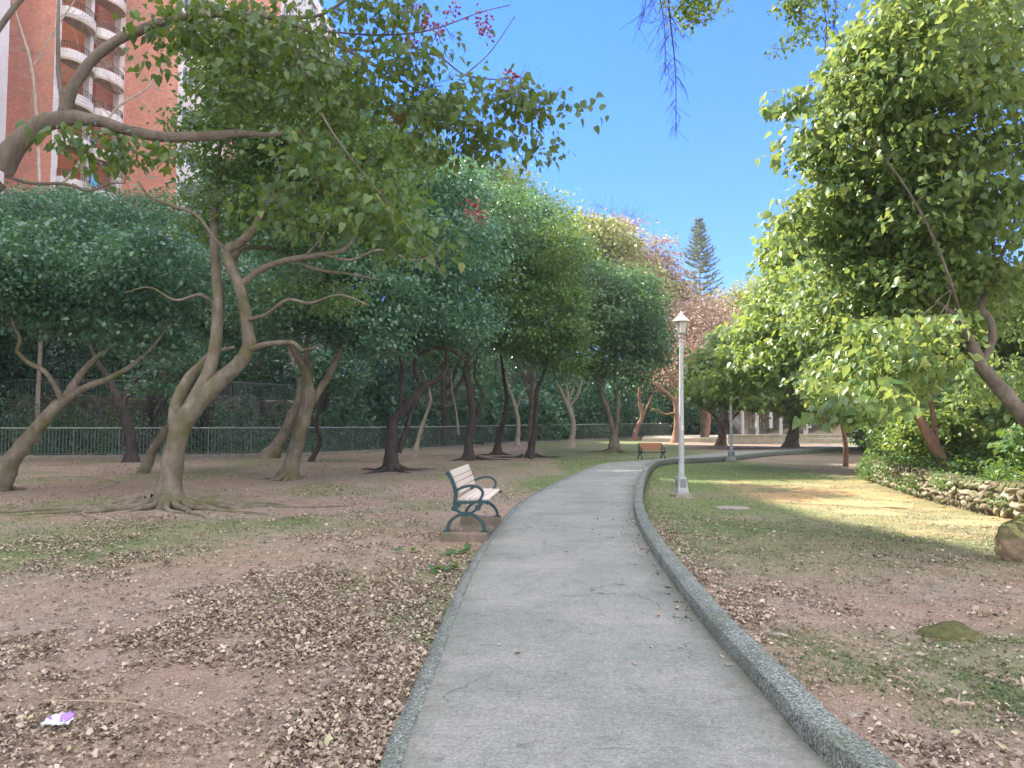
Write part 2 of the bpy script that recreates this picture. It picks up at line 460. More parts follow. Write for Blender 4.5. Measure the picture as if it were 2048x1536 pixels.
# path
k = N('path_concrete')
fine = k.noise(95, 4, 0.8); grain = k.noise(34, 5, 0.8); brush = k.noise(9, 5, 0.75, stretch=(0.4, 7, 1)); big = k.noise(0.9, 6, 0.7); spots = k.noise(5.5, 6, 0.75)
c = k.ramp(big, [(0.3, (0.165, 0.190, 0.176)), (0.5, (0.232, 0.250, 0.232)), (0.7, (0.29, 0.302, 0.28))])
c = k.mix(0.75, c, k.ramp(fine, [(0.32, 0.55), (0.5, 1.0), (0.66, 1.5)]), 'MULTIPLY')
c = k.mix(0.6, c, k.ramp(grain, [(0.33, 0.6), (0.5, 1.0), (0.66, 1.35)]), 'MULTIPLY')
c = k.mix(0.5, c, k.ramp(brush, [(0.3, 0.65), (0.7, 1.3)]), 'MULTIPLY')
c = k.mix(0.5, c, k.ramp(spots, [(0.36, 0.6), (0.46, 1.0), (0.62, 1.0), (0.72, 1.25)]), 'MULTIPLY')
nz_ = k.n('ShaderNodeTexNoise'); nz_.inputs['Scale'].default_value = 1.6; nz_.inputs['Detail'].default_value = 6; k.l(k.coord(), nz_.inputs['Vector'])
va_ = k.n('ShaderNodeVectorMath', operation='SCALE'); va_.inputs['Scale'].default_value = 1.3; k.l(nz_.outputs['Color'], va_.inputs[0])
vb_ = k.n('ShaderNodeVectorMath', operation='ADD'); k.l(k.coord(), vb_.inputs[0]); k.l(va_.outputs[0], vb_.inputs[1])
vk = k.n('ShaderNodeTexVoronoi', feature='DISTANCE_TO_EDGE'); vk.inputs['Scale'].default_value = 0.42; k.l(vb_.outputs[0], vk.inputs['Vector'])
cmask = k.mix(1.0, k.ramp(vk.outputs['Distance'], [(0.0015, 0.8), (0.006, 0.0)]), k.ramp(k.noise(0.8, 3, 0.6), [(0.50, 0.0), (0.56, 1.0)]), 'MULTIPLY')
c = k.mix(cmask, c, (0.06, 0.065, 0.055))
em = k.n('ShaderNodeMath', operation='ADD'); k.l(k.attr('edge'), em.inputs[0]); k.l(k.ramp(k.noise(6, 5, 0.7), [(0.3, 0.0), (0.7, 0.22)]), em.inputs[1])
c = k.mix(k.ramp(em.outputs[0], [(0.10, 0.75), (0.20, 0.35), (0.42, 0.0)]), c, (0.125, 0.14, 0.10))
k.col(c); k.rough(0.9, 0.25); k.bump(k.mix(0.5, brush, grain), 0.6, 0.012)
M['path'] = k.m
k = N('pebble_concrete')
vo = k.n('ShaderNodeTexVoronoi'); vo.inputs['Scale'].default_value = 85; k.l(k.coord(), vo.inputs['Vector'])
c = k.ramp(vo.outputs['Distance'], [(0.1, (0.30, 0.33, 0.31)), (0.45, (0.17, 0.195, 0.18)), (0.8, (0.07, 0.085, 0.075))])
c = k.mix(0.85, c, k.ramp(k.noise(45, 4, 0.8), [(0.32, 0.35), (0.5, 0.9), (0.64, 1.9)]), 'MULTIPLY')
c = k.mix(0.5, c, k.ramp(k.noise(3.5, 5, 0.75), [(0.35, 0.6), (0.6, 1.3)]), 'MULTIPLY')
c = k.mix(k.ramp(k.noise(2.2, 4, 0.65), [(0.5, 0.0), (0.7, 0.5)]), c, (0.10, 0.13, 0.075))
k.col(c); k.rough(0.9, 0.3); k.bump(vo.outputs['Distance'], -0.8, 0.012)
M['pebble'] = k.m

def offset_curve(C, d):
    t = np.gradient(C, axis=0); t /= np.linalg.norm(t, axis=1)[:, None]
    return C + np.stack([t[:, 1], -t[:, 0]], 1) * d     # positive d: to the right of travel
def resample(C, n):
    s = np.r_[0, np.cumsum(np.linalg.norm(np.diff(C, axis=0), axis=1))]
    t = np.linspace(0, s[-1], n)
    return np.stack([np.interp(t, s, C[:, 0]), np.interp(t, s, C[:, 1])], 1)
# surface: a ribbon between the two edges, with the distance from the edge stored for the dirt along the kerbs
nR = 420; Ra = resample(RC, nR); La = resample(LC, nR); m_ = 13
tt = np.linspace(0, 1, m_); tt = 0.5 - 0.5 * np.cos(tt * PI)
# pair up points so that the ribbon's rungs stay roughly square to the path
La2 = np.array([LC_[0] for LC_ in [(La[min(nR - 1, max(0, int(round(i * 1.0))))],) for i in range(nR)]])
G = Ra[:, None] * (1 - tt)[None, :, None] + La2[:, None] * tt[None, :, None]
wd = np.linalg.norm(Ra - La2, axis=1)[:, None]; ed = np.minimum(tt, 1 - tt)[None] * wd
V = np.concatenate([G, (rise(G[..., 1]) + 0.004)[..., None]], -1).reshape(-1, 3)
I = np.arange(nR * m_).reshape(nR, m_)
Fs = np.stack([I[:-1, :-1], I[1:, :-1], I[1:, 1:], I[:-1, 1:]], -1).reshape(-1, 4)
pa = raw_mesh('path', V, Fs, M['path'], attrs={'edge': np.minimum(ed, 1.0).ravel()})
tag(pa, kind='structure')
def sweep(name, C, prof, mat, zf, wob=0.0, seed=1):
    """prof: list of (offset to the right, height); closed around"""
    C = resample(C, int(np.sum(np.linalg.norm(np.diff(C, axis=0), axis=1)) / 0.16))
    n = len(C); m = len(prof)
    rows = []
    for i, (o, z) in enumerate(prof):
        Q = offset_curve(C, o)
        w = (fbm(C[:, 0] * 5 + i * 9, C[:, 1] * 5, seed, 3) - 0.5) * wob
        Q = Q + np.stack([w, w], 1) * 0.5
        rows.append(np.column_stack([Q, zf(C[:, 0], C[:, 1]) + z + w]))
    V = np.stack(rows, 1).reshape(-1, 3)
    I = np.arange(n * m).reshape(n, m)
    Fs = np.stack([I[:-1, :], np.roll(I, -1, 1)[:-1, :], np.roll(I, -1, 1)[1:, :], I[1:, :]], -1).reshape(-1, 4)
    return raw_mesh(name, V, Fs, mat, smooth=False)
zr = lambda x, y: rise(y)
kb = sweep('kerb', RC, [(-0.0, -0.12), (0.004, 0.104), (0.012, 0.114), (0.09, 0.118), (0.172, 0.114), (0.184, 0.10), (0.195, -0.5)], M['pebble'], lambda x, y: rise(y) - 0.095 * sstep(25, 32, y), 0.016)
tag(kb, kind='structure')
kl = sweep('kerb_strip', LC, [(-0.012, -0.3), (-0.008, 0.004), (0.095, 0.010), (0.10, -0.1)], M['pebble'], zr, 0.008)
tag(kl, kind='structure')
# expansion joints cut across the path
M['joint'] = plain('joint_dark', (0.05, 0.05, 0.045), 0.9, 0.1)
for (a, b) in (((1042, 1004), (1268, 1006)), ((1105, 970), (1276, 972))):
    A, B = np.array(flat(*a)), np.array(flat(*b)); mb = MB()
    P = [A + (B - A) * t for t in np.linspace(0.0, 0.985, 12)]
    V = []; h = 0.012
    for i, p in enumerate(P):
        w = h * (0.7 + 0.6 * random.random()); V += [(p[0], p[1] - w, rise(p[1]) + 0.008), (p[0], p[1] + w, rise(p[1]) + 0.008)]
    mb.add(V, [(2 * i, 2 * i + 2, 2 * i + 3, 2 * i + 1) for i in range(len(P) - 1)])
    tag(mb.build('path_joint', M['joint']), kind='structure')

# ------------------------------------------------------------------ apartment building and other large structures
def brickwall(name, c, var=0.12, sx=2.2):
    k = N(name)
    br = k.n('ShaderNodeTexBrick'); br.inputs['Scale'].default_value = sx
    mp = k.n('ShaderNodeMapping'); mp.inputs['Rotation'].default_value = (PI / 2, 0, 0); k.l(k.coord(), mp.inputs['Vector']); k.l(mp.outputs[0], br.inputs['Vector'])
    br.inputs['Color1'].default_value = (*[x * (1 + var) for x in c], 1); br.inputs['Color2'].default_value = (*[x * (1 - var) for x in c], 1)
    br.inputs['Mortar'].default_value = (*[x * 0.75 for x in c], 1); br.inputs['Mortar Size'].default_value = 0.012
    st = k.ramp(k.noise(0.35, 5, 0.7, stretch=(1, 1, 0.25)), [(0.35, 0.72), (0.6, 1.05)])
    k.col(k.mix(0.7, br.outputs['Color'], st, 'MULTIPLY')); k.rough(0.8, 0.3)
    return k.m
M['tile_red'] = brickwall('tile_red', (0.56, 0.26, 0.20))
M['tile_white'] = brickwall('tile_white', (0.60, 0.56, 0.57), 0.04)
M['soffit'] = plain('soffit', (0.40, 0.33, 0.26), 0.8)
M['recess'] = plain('recess', (0.52, 0.20, 0.10), 0.8)
M['glass'] = plain('window_glass', (0.10, 0.17, 0.20), 0.08, 0.8, 0.15, 0.8)
M['alu'] = plain('white_frame', (0.62, 0.66, 0.68), 0.4)
M['iron'] = plain('dark_iron', (0.035, 0.04, 0.045), 0.5)
M['acwhite'] = plain('ac_white', (0.62, 0.63, 0.62), 0.5)
M['cloth_blue'] = plain('cloth_blue', (0.10, 0.35, 0.62), 0.9)
M['road_conc'] = plain('terrace_concrete', (0.30, 0.31, 0.31), 0.9)

BH = 42.0; BZ = 3.0
tower = thing('apartment_building', 'tall red and white tiled apartment tower with curved balconies, behind the trees', 'building', (-28, 56, BZ))
OX = np.array([-28.0, 56.0, BZ])
def bl(x, y, z=0): return (x - OX[0], y - OX[1], z - OX[2])
def wallseg(name, mat, p, q, thick=0.35, z0=BZ - 3, z1=BH, depth_in=None):
    """a wall slab whose outer face runs from p to q (plan), building lies on its left"""
    p = np.array(p, float); q = np.array(q, float); d = (q - p) / np.linalg.norm(q - p); nrm = np.array([-d[1], d[0]])
    pts = [p, q, q + nrm * thick, p + nrm * thick]
    mb = MB(); mb.prism([(a[0] - OX[0], a[1] - OX[1]) for a in pts], 2, z0 - OX[2], z1 - OX[2])
    return mb.build(name, mat, tower)
# stepped plan: red faces look at the park's near end, white faces run away from it
P0 = (-52.0, 50.0); P1 = (-31.3, 50.0); P2 = (-29.9, 56.5); P3 = (-25.75, 56.5); P4 = (-24.4, 62.7); P5 = (-19.9, 62.7); P6 = (-18.8, 67.5); P7 = (-18.8, 78)
def inset(p, d): return (p[0], p[1] + d)
core = MB()
core.prism([(a[0] - OX[0], a[1] - OX[1]) for a in [(-52, 50.4), (-34.4, 50.4), (-33.2, 56.9), (-28.6, 56.9), (-27.2, 63.1), (-21.8, 63.1), (-21.2, 78), (-52, 78)]], 2, -6, BH - BZ - 0.2)
core.build('inner_wall', M['recess'], tower)
wallseg('wall', M['tile_red'], P0, P1, 0.39)
wallseg('wall', M['tile_red'], (P2[0] - 2.2, 56.5), P3, 0.39)
wallseg('wall', M['tile_red'], (P4[0] - 2.0, 62.7), P5, 0.39)
rf = MB(); rf.prism([(a[0] - OX[0], a[1] - OX[1]) for a in [(-52.4, 49.6), (-31.0, 49.6), (-29.6, 56.1), (-25.4, 56.1), (-24.0, 62.3), (-19.5, 62.3), (-18.4, 78.3), (-52.4, 78.3)]], 2, BH - BZ, BH - BZ + 0.9)
rf.build('roof', M['tile_white'], tower)
FLOORS = [BZ + 3.0 * i for i in range(0, 13)]
def bay(p, q, cols, wincol):
    """white bay along p->q: floors of window strips or projecting curved balconies"""
    p = np.array(p, float); q = np.array(q, float); L = np.linalg.norm(q - p); d = (q - p) / L; out = np.array([d[1], -d[0]])
    def W(s, o, z): a = p + d * s + out * o; return (a[0] - OX[0], a[1] - OX[1], z - OX[2])
    piers = [(0.0, 0.55)] + [(c - 0.16, c + 0.16) for c in cols] + [(L - 0.55, L - 0.004)]
    for a, b in piers:
        mb = MB(); mb.prism([W(a, 0, 0)[:2], W(b, 0, 0)[:2], W(b, -0.5, 0)[:2], W(a, -0.5, 0)[:2]], 2, -5, BH - BZ - 0.003)
        mb.build('pier', M['tile_white'], tower)
    edges = [0.55] + [c for c in cols] + [L - 0.55]
    for i, z in enumerate(FLOORS):
        for j in range(len(edges) - 1):
            a, b = edges[j] + (0.16 if j else 0), edges[j + 1] - (0.16 if j < len(edges) - 2 else 0)
            if i < 3 or wincol:
                # spandrel, window with frames
                mb = MB(); mb.prism([W(a, -0.02, 0)[:2], W(b, -0.02, 0)[:2], W(b, -0.4, 0)[:2], W(a, -0.4, 0)[:2]], 2, z - BZ - 0.6, z - BZ + 1.0)
                mb.build('wall', M['tile_white'], tower)
                win = MB(); win.prism([W(a + .06, -0.28, 0)[:2], W(b - .06, -0.28, 0)[:2], W(b - .06, -0.32, 0)[:2], W(a + .06, -0.32, 0)[:2]], 2, z - BZ + 1.0, z - BZ + 2.4)
                wo = win.build('window', M['glass'], tower)
                fr = MB(); m = 3
                for t in range(m + 1):
                    s = a + .05 + (b - a - .1) * t / m; fr.box((0, 0, 0), (0.001, 0.001, 0.001)); fr.v = fr.v[:-8]; fr.f = fr.f[:-6]
                    fr.prism([W(s - .04, -0.2, 0)[:2], W(s + .04, -0.2, 0)[:2], W(s + .04, -0.35, 0)[:2], W(s - .04, -0.35, 0)[:2]], 2, z - BZ + 1.0, z - BZ + 2.397)
                for zz in (1.0, 2.32):
                    fr.prism([W(a + .02, -0.19, 0)[:2], W(b - .02, -0.19, 0)[:2], W(b - .02, -0.36, 0)[:2], W(a + .02, -0.36, 0)[:2]], 2, z - BZ + zz, z - BZ + zz + 0.08)
                fr.build('frame', M['alu'], wo)
            else:
                c = (a + b) / 2; hw = (b - a) / 2 + 0.1
                arc = [(c + hw * math.cos(t), 0.12 + 0.80 * math.sin(t)) for t in np.linspace(PI, 0, 13)]
                arc = [(c - hw, -0.3)] + arc + [(c + hw, -0.3)]
                inner = [(c + (s - c) * 0.955, o - 0.09) for s, o in arc]
                bal = MB(); bal.prism([W(s, o, 0)[:2] for s, o in arc], 2, z - BZ - 0.16, z - BZ)
                slab = bal.build('balcony', M['soffit'], tower)
                pr = MB()
                for u in range(len(arc) - 1):
                    pr.prism([W(*arc[u], 0)[:2], W(*arc[u + 1], 0)[:2], W(*inner[u + 1], 0)[:2], W(*inner[u], 0)[:2]], 2, z - BZ + 0.003, z - BZ + 0.62)
                pr.build('parapet', M['tile_white'], slab)
                rl = MB(); top = [W(s, o - 0.04, z + 1.1) for s, o in arc[1:-1]]
                rl.tube(top, 0.03, 5); rl.tube([(x, y, h - 0.22) for x, y, h in top], 0.018, 4)
                for s, o in resample(np.array(arc[1:-1]), 19): rl.tube([W(s, o - 0.04, z + 0.6), W(s, o - 0.04, z + 1.1)], 0.016, 4)
                rl.build('railing', M['iron'], slab)
bay(P1, P2, [3.3], False)
bay(P3, P4, [3.2], True)
bay(P5, P6, [2.4], True)
bay((-18.8, 67.5), P7, [3.5, 7.0], True)
ac = MB()
for q in range(9):
    c = (-25.35 + 0.1, 58.0, 0)
for i in (1, 2, 4, 5):
    z = FLOORS[i] + 0.35; xx, yy = -25.45, 57.5 + 0.25 * (i % 2)
    ac = MB(); ac.box((xx - OX[0] + .1, yy - OX[1], z - BZ), (0.38, 0.85, 0.62)); o = ac.build('air_conditioner', M['acwhite'], tower, bevel=0.02)
    g = MB(); g.lathe([(0.24, 0), (0.24, 0.02), (0.20, 0.03)], 14); g.build('fan_grille', M['iron'], o, loc=(xx - OX[0] + .30, yy - OX[1], z - BZ), rot=(0, PI / 2, 0))
    g = MB(); g.box((xx - OX[0] + .1, yy - OX[1], z - BZ - .35), (0.5, 0.95, 0.04)); g.build('bracket', M['iron'], o)
for i, y0 in ((3, 54.6), (5, 51.9)):
    g = MB(); g.box((bl(-29.4, y0, 0)[0], y0 - OX[1], FLOORS[i] + 0.75 - BZ), (0.06, 0.7, 0.8), rz=-0.1); g.build('hanging_cloth', M['cloth_blue'], tower)

# neighbouring block of the same estate, its roofline casts the shade on the near lawn
BB = thing('apartment_building', 'long apartment block of the same estate standing beyond the fence, off to the side', 'building', (-38, 12, 0))
mb = MB(); mb.box((0, 0, 19.4), (14, 66, 38.8)); mb.build('wall', M['tile_white'], BB)
wn_ = MB()
for z in range(12):
    for y in range(14):
        wn_.box((7.02, -30.5 + y * 4.7, 2.2 + z * 3.0), (0.08, 2.4, 1.5))
o = wn_.build('window', M['glass'], BB); tag(o, kind='stuff')
mb = MB(); mb.box((0, 0, 39.2), (14.8, 66.8, 0.8)); mb.build('roof', M['tile_red'], BB)

# ------------------------------------------------------------------ fence along the stream
M['fence'] = plain('fence_paint', (0.13, 0.165, 0.16), 0.5, 0.5, 0.3, 5)
M['fence_rail'] = plain('fence_rail', (0.30, 0.34, 0.33), 0.4, 0.5, 0.15, 5)
M['kerb_conc'] = plain('kerb_concrete', (0.20, 0.19, 0.165), 0.9, 0.2, 0.35, 6, 0.4)
FH = 1.45
fc = resample(FENCE[0:11], 90)
seg = [i for i in range(len(fc) - 1) if fc[i][0] > -48 and fc[i][0] < 62]
fence = thing('metal_fence', 'long grey metal fence of thin upright bars along the stream', 'fence', (fc[seg[0]][0], fc[seg[0]][1], 0))
fo = np.array([fc[seg[0]][0], fc[seg[0]][1], 0])
for i in seg:
    a, b = fc[i], fc[i + 1]
    za, zb = float(rise(a[1])), float(rise(b[1]))
    A = np.array([a[0], a[1], za]) - fo; Bp = np.array([b[0], b[1], zb]) - fo
    pm = MB(); pm.box(tuple(A + (0, 0, FH / 2)), (0.06, 0.06, FH)); pm.build('post', M['fence'], fence)
    rm = MB(); rm.tube([A + (0, 0, FH), Bp + (0, 0, FH)], 0.034, 6); rm.build('top_rail', M['fence_rail'], fence)
    pn = MB(); pn.tube([A + (0, 0, 0.17), Bp + (0, 0, 0.17)], 0.02, 4)
    L = np.linalg.norm(Bp - A); nb = int(L / 0.155)
    for q in range(1, nb):
        p = A + (Bp - A) * q / nb
        pn.box((p[0], p[1], p[2] + FH / 2 + 0.06), (0.026, 0.026, FH - 0.16))
    pn.build('bar_panel', M['fence'], fence)
kb = sweep('fence_footing', fc, [(-0.12, -0.4), (-0.12, 0.10), (0.12, 0.10), (0.12, -0.4)], M['kerb_conc'], zr, 0.01)
tag(kb, kind='structure')

# ------------------------------------------------------------------ stone walls
def stonemat(name, stops, sc=3.0, moss=0.0):
    k = N(name)
    nd_ = k.n('ShaderNodeTexNoise'); nd_.inputs['Scale'].default_value = 2.3; nd_.inputs['Detail'].default_value = 4; k.l(k.coord(), nd_.inputs['Vector'])
    va_ = k.n('ShaderNodeVectorMath', operation='SCALE'); va_.inputs['Scale'].default_value = 0.42; k.l(nd_.outputs['Color'], va_.inputs[0])
    vb_ = k.n('ShaderNodeVectorMath', operation='ADD'); k.l(k.coord(), vb_.inputs[0]); k.l(va_.outputs[0], vb_.inputs[1])
    vo = k.n('ShaderNodeTexVoronoi'); vo.inputs['Scale'].default_value = sc; k.l(vb_.outputs[0], vo.inputs['Vector'])
    ve = k.n('ShaderNodeTexVoronoi', feature='DISTANCE_TO_EDGE'); ve.inputs['Scale'].default_value = sc; k.l(vb_.outputs[0], ve.inputs['Vector'])
    bw = k.n('ShaderNodeSeparateColor'); k.l(vo.outputs['Color'], bw.inputs[0])
    c = k.ramp(bw.outputs[0], stops)
    c = k.mix(0.6, c, k.ramp(k.noise(9, 5, 0.7), [(0.3, 0.55), (0.65, 1.2)]), 'MULTIPLY')
    c = k.mix(k.ramp(ve.outputs['Distance'], [(0.0, 0.8), (0.06, 0.0)]), c, (0.10, 0.09, 0.07))
    if moss: c = k.mix(k.ramp(k.noise(1.6, 4, 0.7), [(0.48, 0.0), (0.62, moss)]), c, (0.10, 0.13, 0.045))
    k.col(c); k.rough(0.9, 0.2); k.bump(k.ramp(ve.outputs['Distance'], [(0.0, 0.0), (0.18, 1.0)]), 1.0, 0.05)
    return k.m
M['stone_wall'] = stonemat('rubble_stone', [(0, (0.10, 0.085, 0.06)), (0.5, (0.15, 0.13, 0.09)), (1, (0.22, 0.20, 0.15))], 5.2, 0.8)
M['stone_dark'] = stonemat('stream_wall_stone', [(0, (0.05, 0.06, 0.058)), (0.6, (0.09, 0.10, 0.095)), (1, (0.15, 0.155, 0.145))], 3.0, 0.6)
def lumpy_wall(C, h, thick, step, z0f, name, mat, label, cat, stonesz, group=None, seed=3):
    """wall with stones bulging out of its face: fine grid pushed out by cell noise"""
    C = resample(C, int(np.sum(np.linalg.norm(np.diff(C, axis=0), axis=1)) / step))
    prof = []
    nz = max(3, int(h / step))
    for q in range(nz + 1): prof.append((0.0, q / nz))
    for q in range(1, 4): prof.append((-thick * q / 4, 1.0))
    prof.append((-thick, 1.0)); prof.append((-thick, -0.3))
    t = np.gradient(C, axis=0); t /= np.linalg.norm(t, axis=1)[:, None]; nr = np.stack([-t[:, 1], t[:, 0]], 1)
    s = np.arange(len(C)) * step
    rows = []
    for (o, zz) in prof:
        b = (fbm(s / stonesz, np.full(len(s), zz * h / stonesz * 1.2 + o * 3), seed, 2) - 0.45) * stonesz * 0.55
        zt = h * zz * (1 + (0.14 * (fbm(s / 0.7, s * 0, seed + 5, 2) - 0.5) if zz > 0.5 else 0)) - (0.25 if zz <= 0 else 0)
        off = o + (b if o == 0 else 0 * b)
        rows.append(np.column_stack([C + nr * off[:, None], z0f(C[:, 0], C[:, 1]) + zt + (b * 0.4 if zz >= 1 else 0)]))
    V = np.stack(rows, 1); n, m = V.shape[:2]
    base = V[:, 0].mean(0); V = V.reshape(-1, 3) - base
    I = np.arange(n * m).reshape(n, m)
    Fs = np.stack([I[:-1, :-1], I[:-1, 1:], I[1:, 1:], I[1:, :-1]], -1).reshape(-1, 4)
    o = raw_mesh(name, V, Fs[:, ::-1], mat, loc=base, smooth=True)
    return tag(o, label, cat, group)
rwc = catmull(RWALL, 10)
def basin_z(x, y): return rise(y) - 0.27 * sstep(9, 17, y)
lumpy_wall(rwc, 0.66, 0.5, 0.07, basin_z, 'stone_wall', M['stone_wall'], 'low pale rubble stone wall edging the planted bank', 'wall', 0.26)
k = N('wall_stones'); n1 = k.noise(6, 6, .7); n2 = k.noise(30, 4, .7)
c = k.ramp(k.attr('rnd'), [(0, (0.12, 0.105, 0.075)), (0.4, (0.24, 0.21, 0.155)), (0.8, (0.36, 0.325, 0.25)), (1, (0.46, 0.42, 0.34))])
c = k.mix(.6, c, k.ramp(n1, [(.3, .5), (.65, 1.25)]), 'MULTIPLY')
c = k.mix(k.ramp(k.noise(1.9, 5, .75), [(.46, 0.0), (.6, .8)]), c, (0.09, 0.105, 0.045))
k.col(c); k.rough(.95, .15); k.bump(k.mix(.5, n1, n2), .8, .02); M['wall_stones'] = k.m
def stones_on(C, h, parent, base, z0f, seed=4):
    import bmesh
    bm = bmesh.new(); bmesh.ops.create_icosphere(bm, subdivisions=3, radius=1); U = np.array([v.co for v in bm.verts]); Fi = np.array([[v.index for v in f.verts] for f in bm.faces]); bm.free()
    rg_ = np.random.default_rng(seed); Vs, Fs_, rn = [], [], []; n = 0
    L = np.r_[0, np.cumsum(np.linalg.norm(np.diff(C, axis=0), axis=1))]; T = np.gradient(C, axis=0); T /= np.linalg.norm(T, axis=1)[:, None]
    zz = 0.0
    while zz < h:
        rh = rg_.uniform(.10, .17); x = rg_.uniform(0, .2)
        while x < L[-1]:
            w = rg_.uniform(.13, .34); px = np.interp(x + w / 2, L, C[:, 0]); py = np.interp(x + w / 2, L, C[:, 1]); tx = np.interp(x + w / 2, L, T[:, 0]); ty = np.interp(x + w / 2, L, T[:, 1])
            V = U.copy()
            for p in unit(rg_.normal(size=(7, 3))):
                d = V @ p; m = d > .58; V[m] -= np.outer((d[m] - .58) * .95, p)
            V = V * (1 + .22 * (fbm(U[:, 0] * 2.5 + n * 3, U[:, 1] * 2.5 + U[:, 2] * 2, seed, 3) - .5)[:, None])
            V = V * (w * .56, rg_.uniform(.12, .19), rh * rg_.uniform(.52, .72)); a = rg_.normal(0, .18); V[:, [0, 2]] = V[:, [0, 2]] @ np.array([[math.cos(a), math.sin(a)], [-math.sin(a), math.cos(a)]])
            wx = px + V[:, 0] * tx - V[:, 1] * ty; wy = py + V[:, 0] * ty + V[:, 1] * tx
            Vs.append(np.column_stack([wx, wy, V[:, 2] + float(z0f(px, py)) + zz + rh / 2 + rg_.normal(0, .012)]) - base); Fs_.append(Fi + n); n += len(U); rn.append(np.full(len(U), rg_.random()))
            x += w
        zz += rh
    return raw_mesh('stones', np.vstack(Vs), np.vstack(Fs_), M['wall_stones'], parent, smooth=True, attrs={'rnd': np.concatenate(rn)})
RWO = [o for o in COL.objects if o.name.startswith('stone_wall')][0]
stones_on(rwc, 0.58, RWO, np.array(RWO.location), basin_z)
# stream retaining wall, set back behind the fence, with the road railing on top
sw = offset_curve(resample(FENCE[0:7], 60), -11.0)
sw = sw[(sw[:, 0] < -4)]
lumpy_wall(sw[::-1], 4.75, 0.9, 0.22, lambda x, y: np.full(np.shape(x), -1.4), 'stone_wall', M['stone_dark'], 'dark stone retaining wall across the stream, under the road railing', 'wall', 0.7)
rl = resample(sw, 30)
road_rail = thing('road_railing', 'pale upright bar railing on top of the dark stone wall across the stream', 'railing', (rl[0][0], rl[0][1], 3.35))
ro = np.array([rl[0][0], rl[0][1], 3.35])
for i in range(len(rl) - 1):
    A = np.array([*rl[i], 3.35]) - ro; Bp = np.array([*rl[i + 1], 3.35]) - ro
    m1 = MB(); m1.tube([A + (0, 0, 1.1), Bp + (0, 0, 1.1)], 0.04, 5); m1.tube([A + (0, 0, 0.12), Bp + (0, 0, 0.12)], 0.03, 4)
    nb = int(np.linalg.norm(Bp - A) / 0.2)
    for q in range(nb):
        p = A + (Bp - A) * q / nb; m1.box((p[0], p[1], 0.6), (0.03, 0.03, 0.98))
    m1.build('rail_panel', M['fence'], road_rail)

# ------------------------------------------------------------------ plaza at the far end: planter wall, columns, pavilion, steps, slatted screen
M['pale_conc'] = plain('pale_concrete', (0.50, 0.46, 0.38), 0.85, 0.2, 0.2, 2, 0.3)
M['white_paint'] = plain('white_paint', (0.46, 0.47, 0.49), 0.55, 0.4, 0.15, 3)
M['slat_brown'] = plain('slat_brown', (0.22, 0.17, 0.13), 0.7, 0.3, 0.2, 3)
def gpt(u, v): p = ground(u, v); return p
pl = MB()
A = np.array(at(1452, 889, 61)[:2]); Bq = np.array(at(1700, 884, 66)[:2])
mid = (A + Bq) / 2; L = np.linalg.norm(Bq - A); rz = math.atan2(*(Bq - A)[::-1])
mb = MB()
for q in range(9):
    mb.box(((q - 4) * L / 9, 0, 0.30), (L / 9 - 0.02, 0.45, 0.62)); 
mb.box((0, 0, 0.66), (L, 0.6, 0.1))
o = mb.build('planter_wall', M['pale_conc'], None, loc=(mid[0], mid[1], float(gz(*mid)) - 0.05), rot=(0, 0, rz), bevel=0.02)
tag(o, 'low sunlit concrete planter wall across the far end of the path', 'wall')
# plaza slab
pz = MB(); pz.prism([(11.5, 66.5), (40, 60), (52, 84), (16, 90)], 2, float(rise(80)) - 0.3, float(rise(80)) + 0.16)
tag(pz.build('pavement', M['pale_conc']), kind='structure')
def column(u, v, Y, w, h, label):
    p = at(u, v, Y); z = float(gz(p[0], p[1])); r = w / 2 * Y / 1500
    mb = MB(); mb.lathe([(r * 1.5, 0), (r * 1.5, 0.35), (r, 0.38), (r, h - .1), (r * 1.3, h)], 14)
    t = mb.build('column', M['white_paint'], None, loc=(p[0], p[1], z), smooth=True)
    return tag(t, label, 'column', 'white columns around the far plaza')
column(1717, 884, 58, 13, 4.6, 'thick white column beside the hanging leaves, rightmost and widest of the plaza columns')
column(1485, 878, 72, 7, 4.3, 'thin white column just right of the second lamp post')
column(1515, 876, 76, 6, 4.3, 'thin white column between the second lamp post and the stairs')
column(1562, 876, 74, 7, 3.0, 'short white column directly left of the thick leaning tree at the plaza')
column(1612, 880, 70, 9, 3.0, 'white column just right of the thick leaning tree at the plaza')
p = at(1640, 850, 80); z = float(gz(p[0], p[1]))
pv = thing('pavilion', 'flat roofed open pavilion at the far end of the plaza', 'pavilion', (p[0], p[1], z))
mb = MB(); mb.box((0, 0, 2.9), (13.5, 5.5, 0.24)); mb.box((0, 0, 3.1), (12.2, 4.6, 0.16)); mb.build('roof', M['pale_conc'], pv, bevel=0.03)
for sx_ in (-6, -2, 2, 6):
    for sy in (-2.2, 2.2):
        mb = MB(); mb.box((sx_, sy, 1.39), (0.3, 0.3, 2.78)); mb.build('pillar', M['white_paint'], pv, bevel=0.02)
sc_ = thing('slatted_screen', 'brown upright slat screen behind the pavilion columns', 'screen', (p[0] + 1, p[1] + 3.3, z))
mb = MB()
for q in range(44): mb.box((-7.5 + q * 0.36, 0, 1.25), (0.24, 0.08, 2.1))
mb.build('slats', M['slat_brown'], sc_)
mb = MB(); mb.box((0.2, 0.06, 2.25), (16.2, 0.1, 0.12)); mb.box((0.2, 0.06, 0.3), (16.2, 0.1, 0.12)); mb.build('frame', M['white_paint'], sc_)
p = at(1512, 871, 84); z = float(gz(p[0], p[1]))
st = thing('staircase', 'grey concrete staircase climbing the slope beyond the plaza', 'stairs', (p[0], p[1], z), 0.10)
mb = MB()
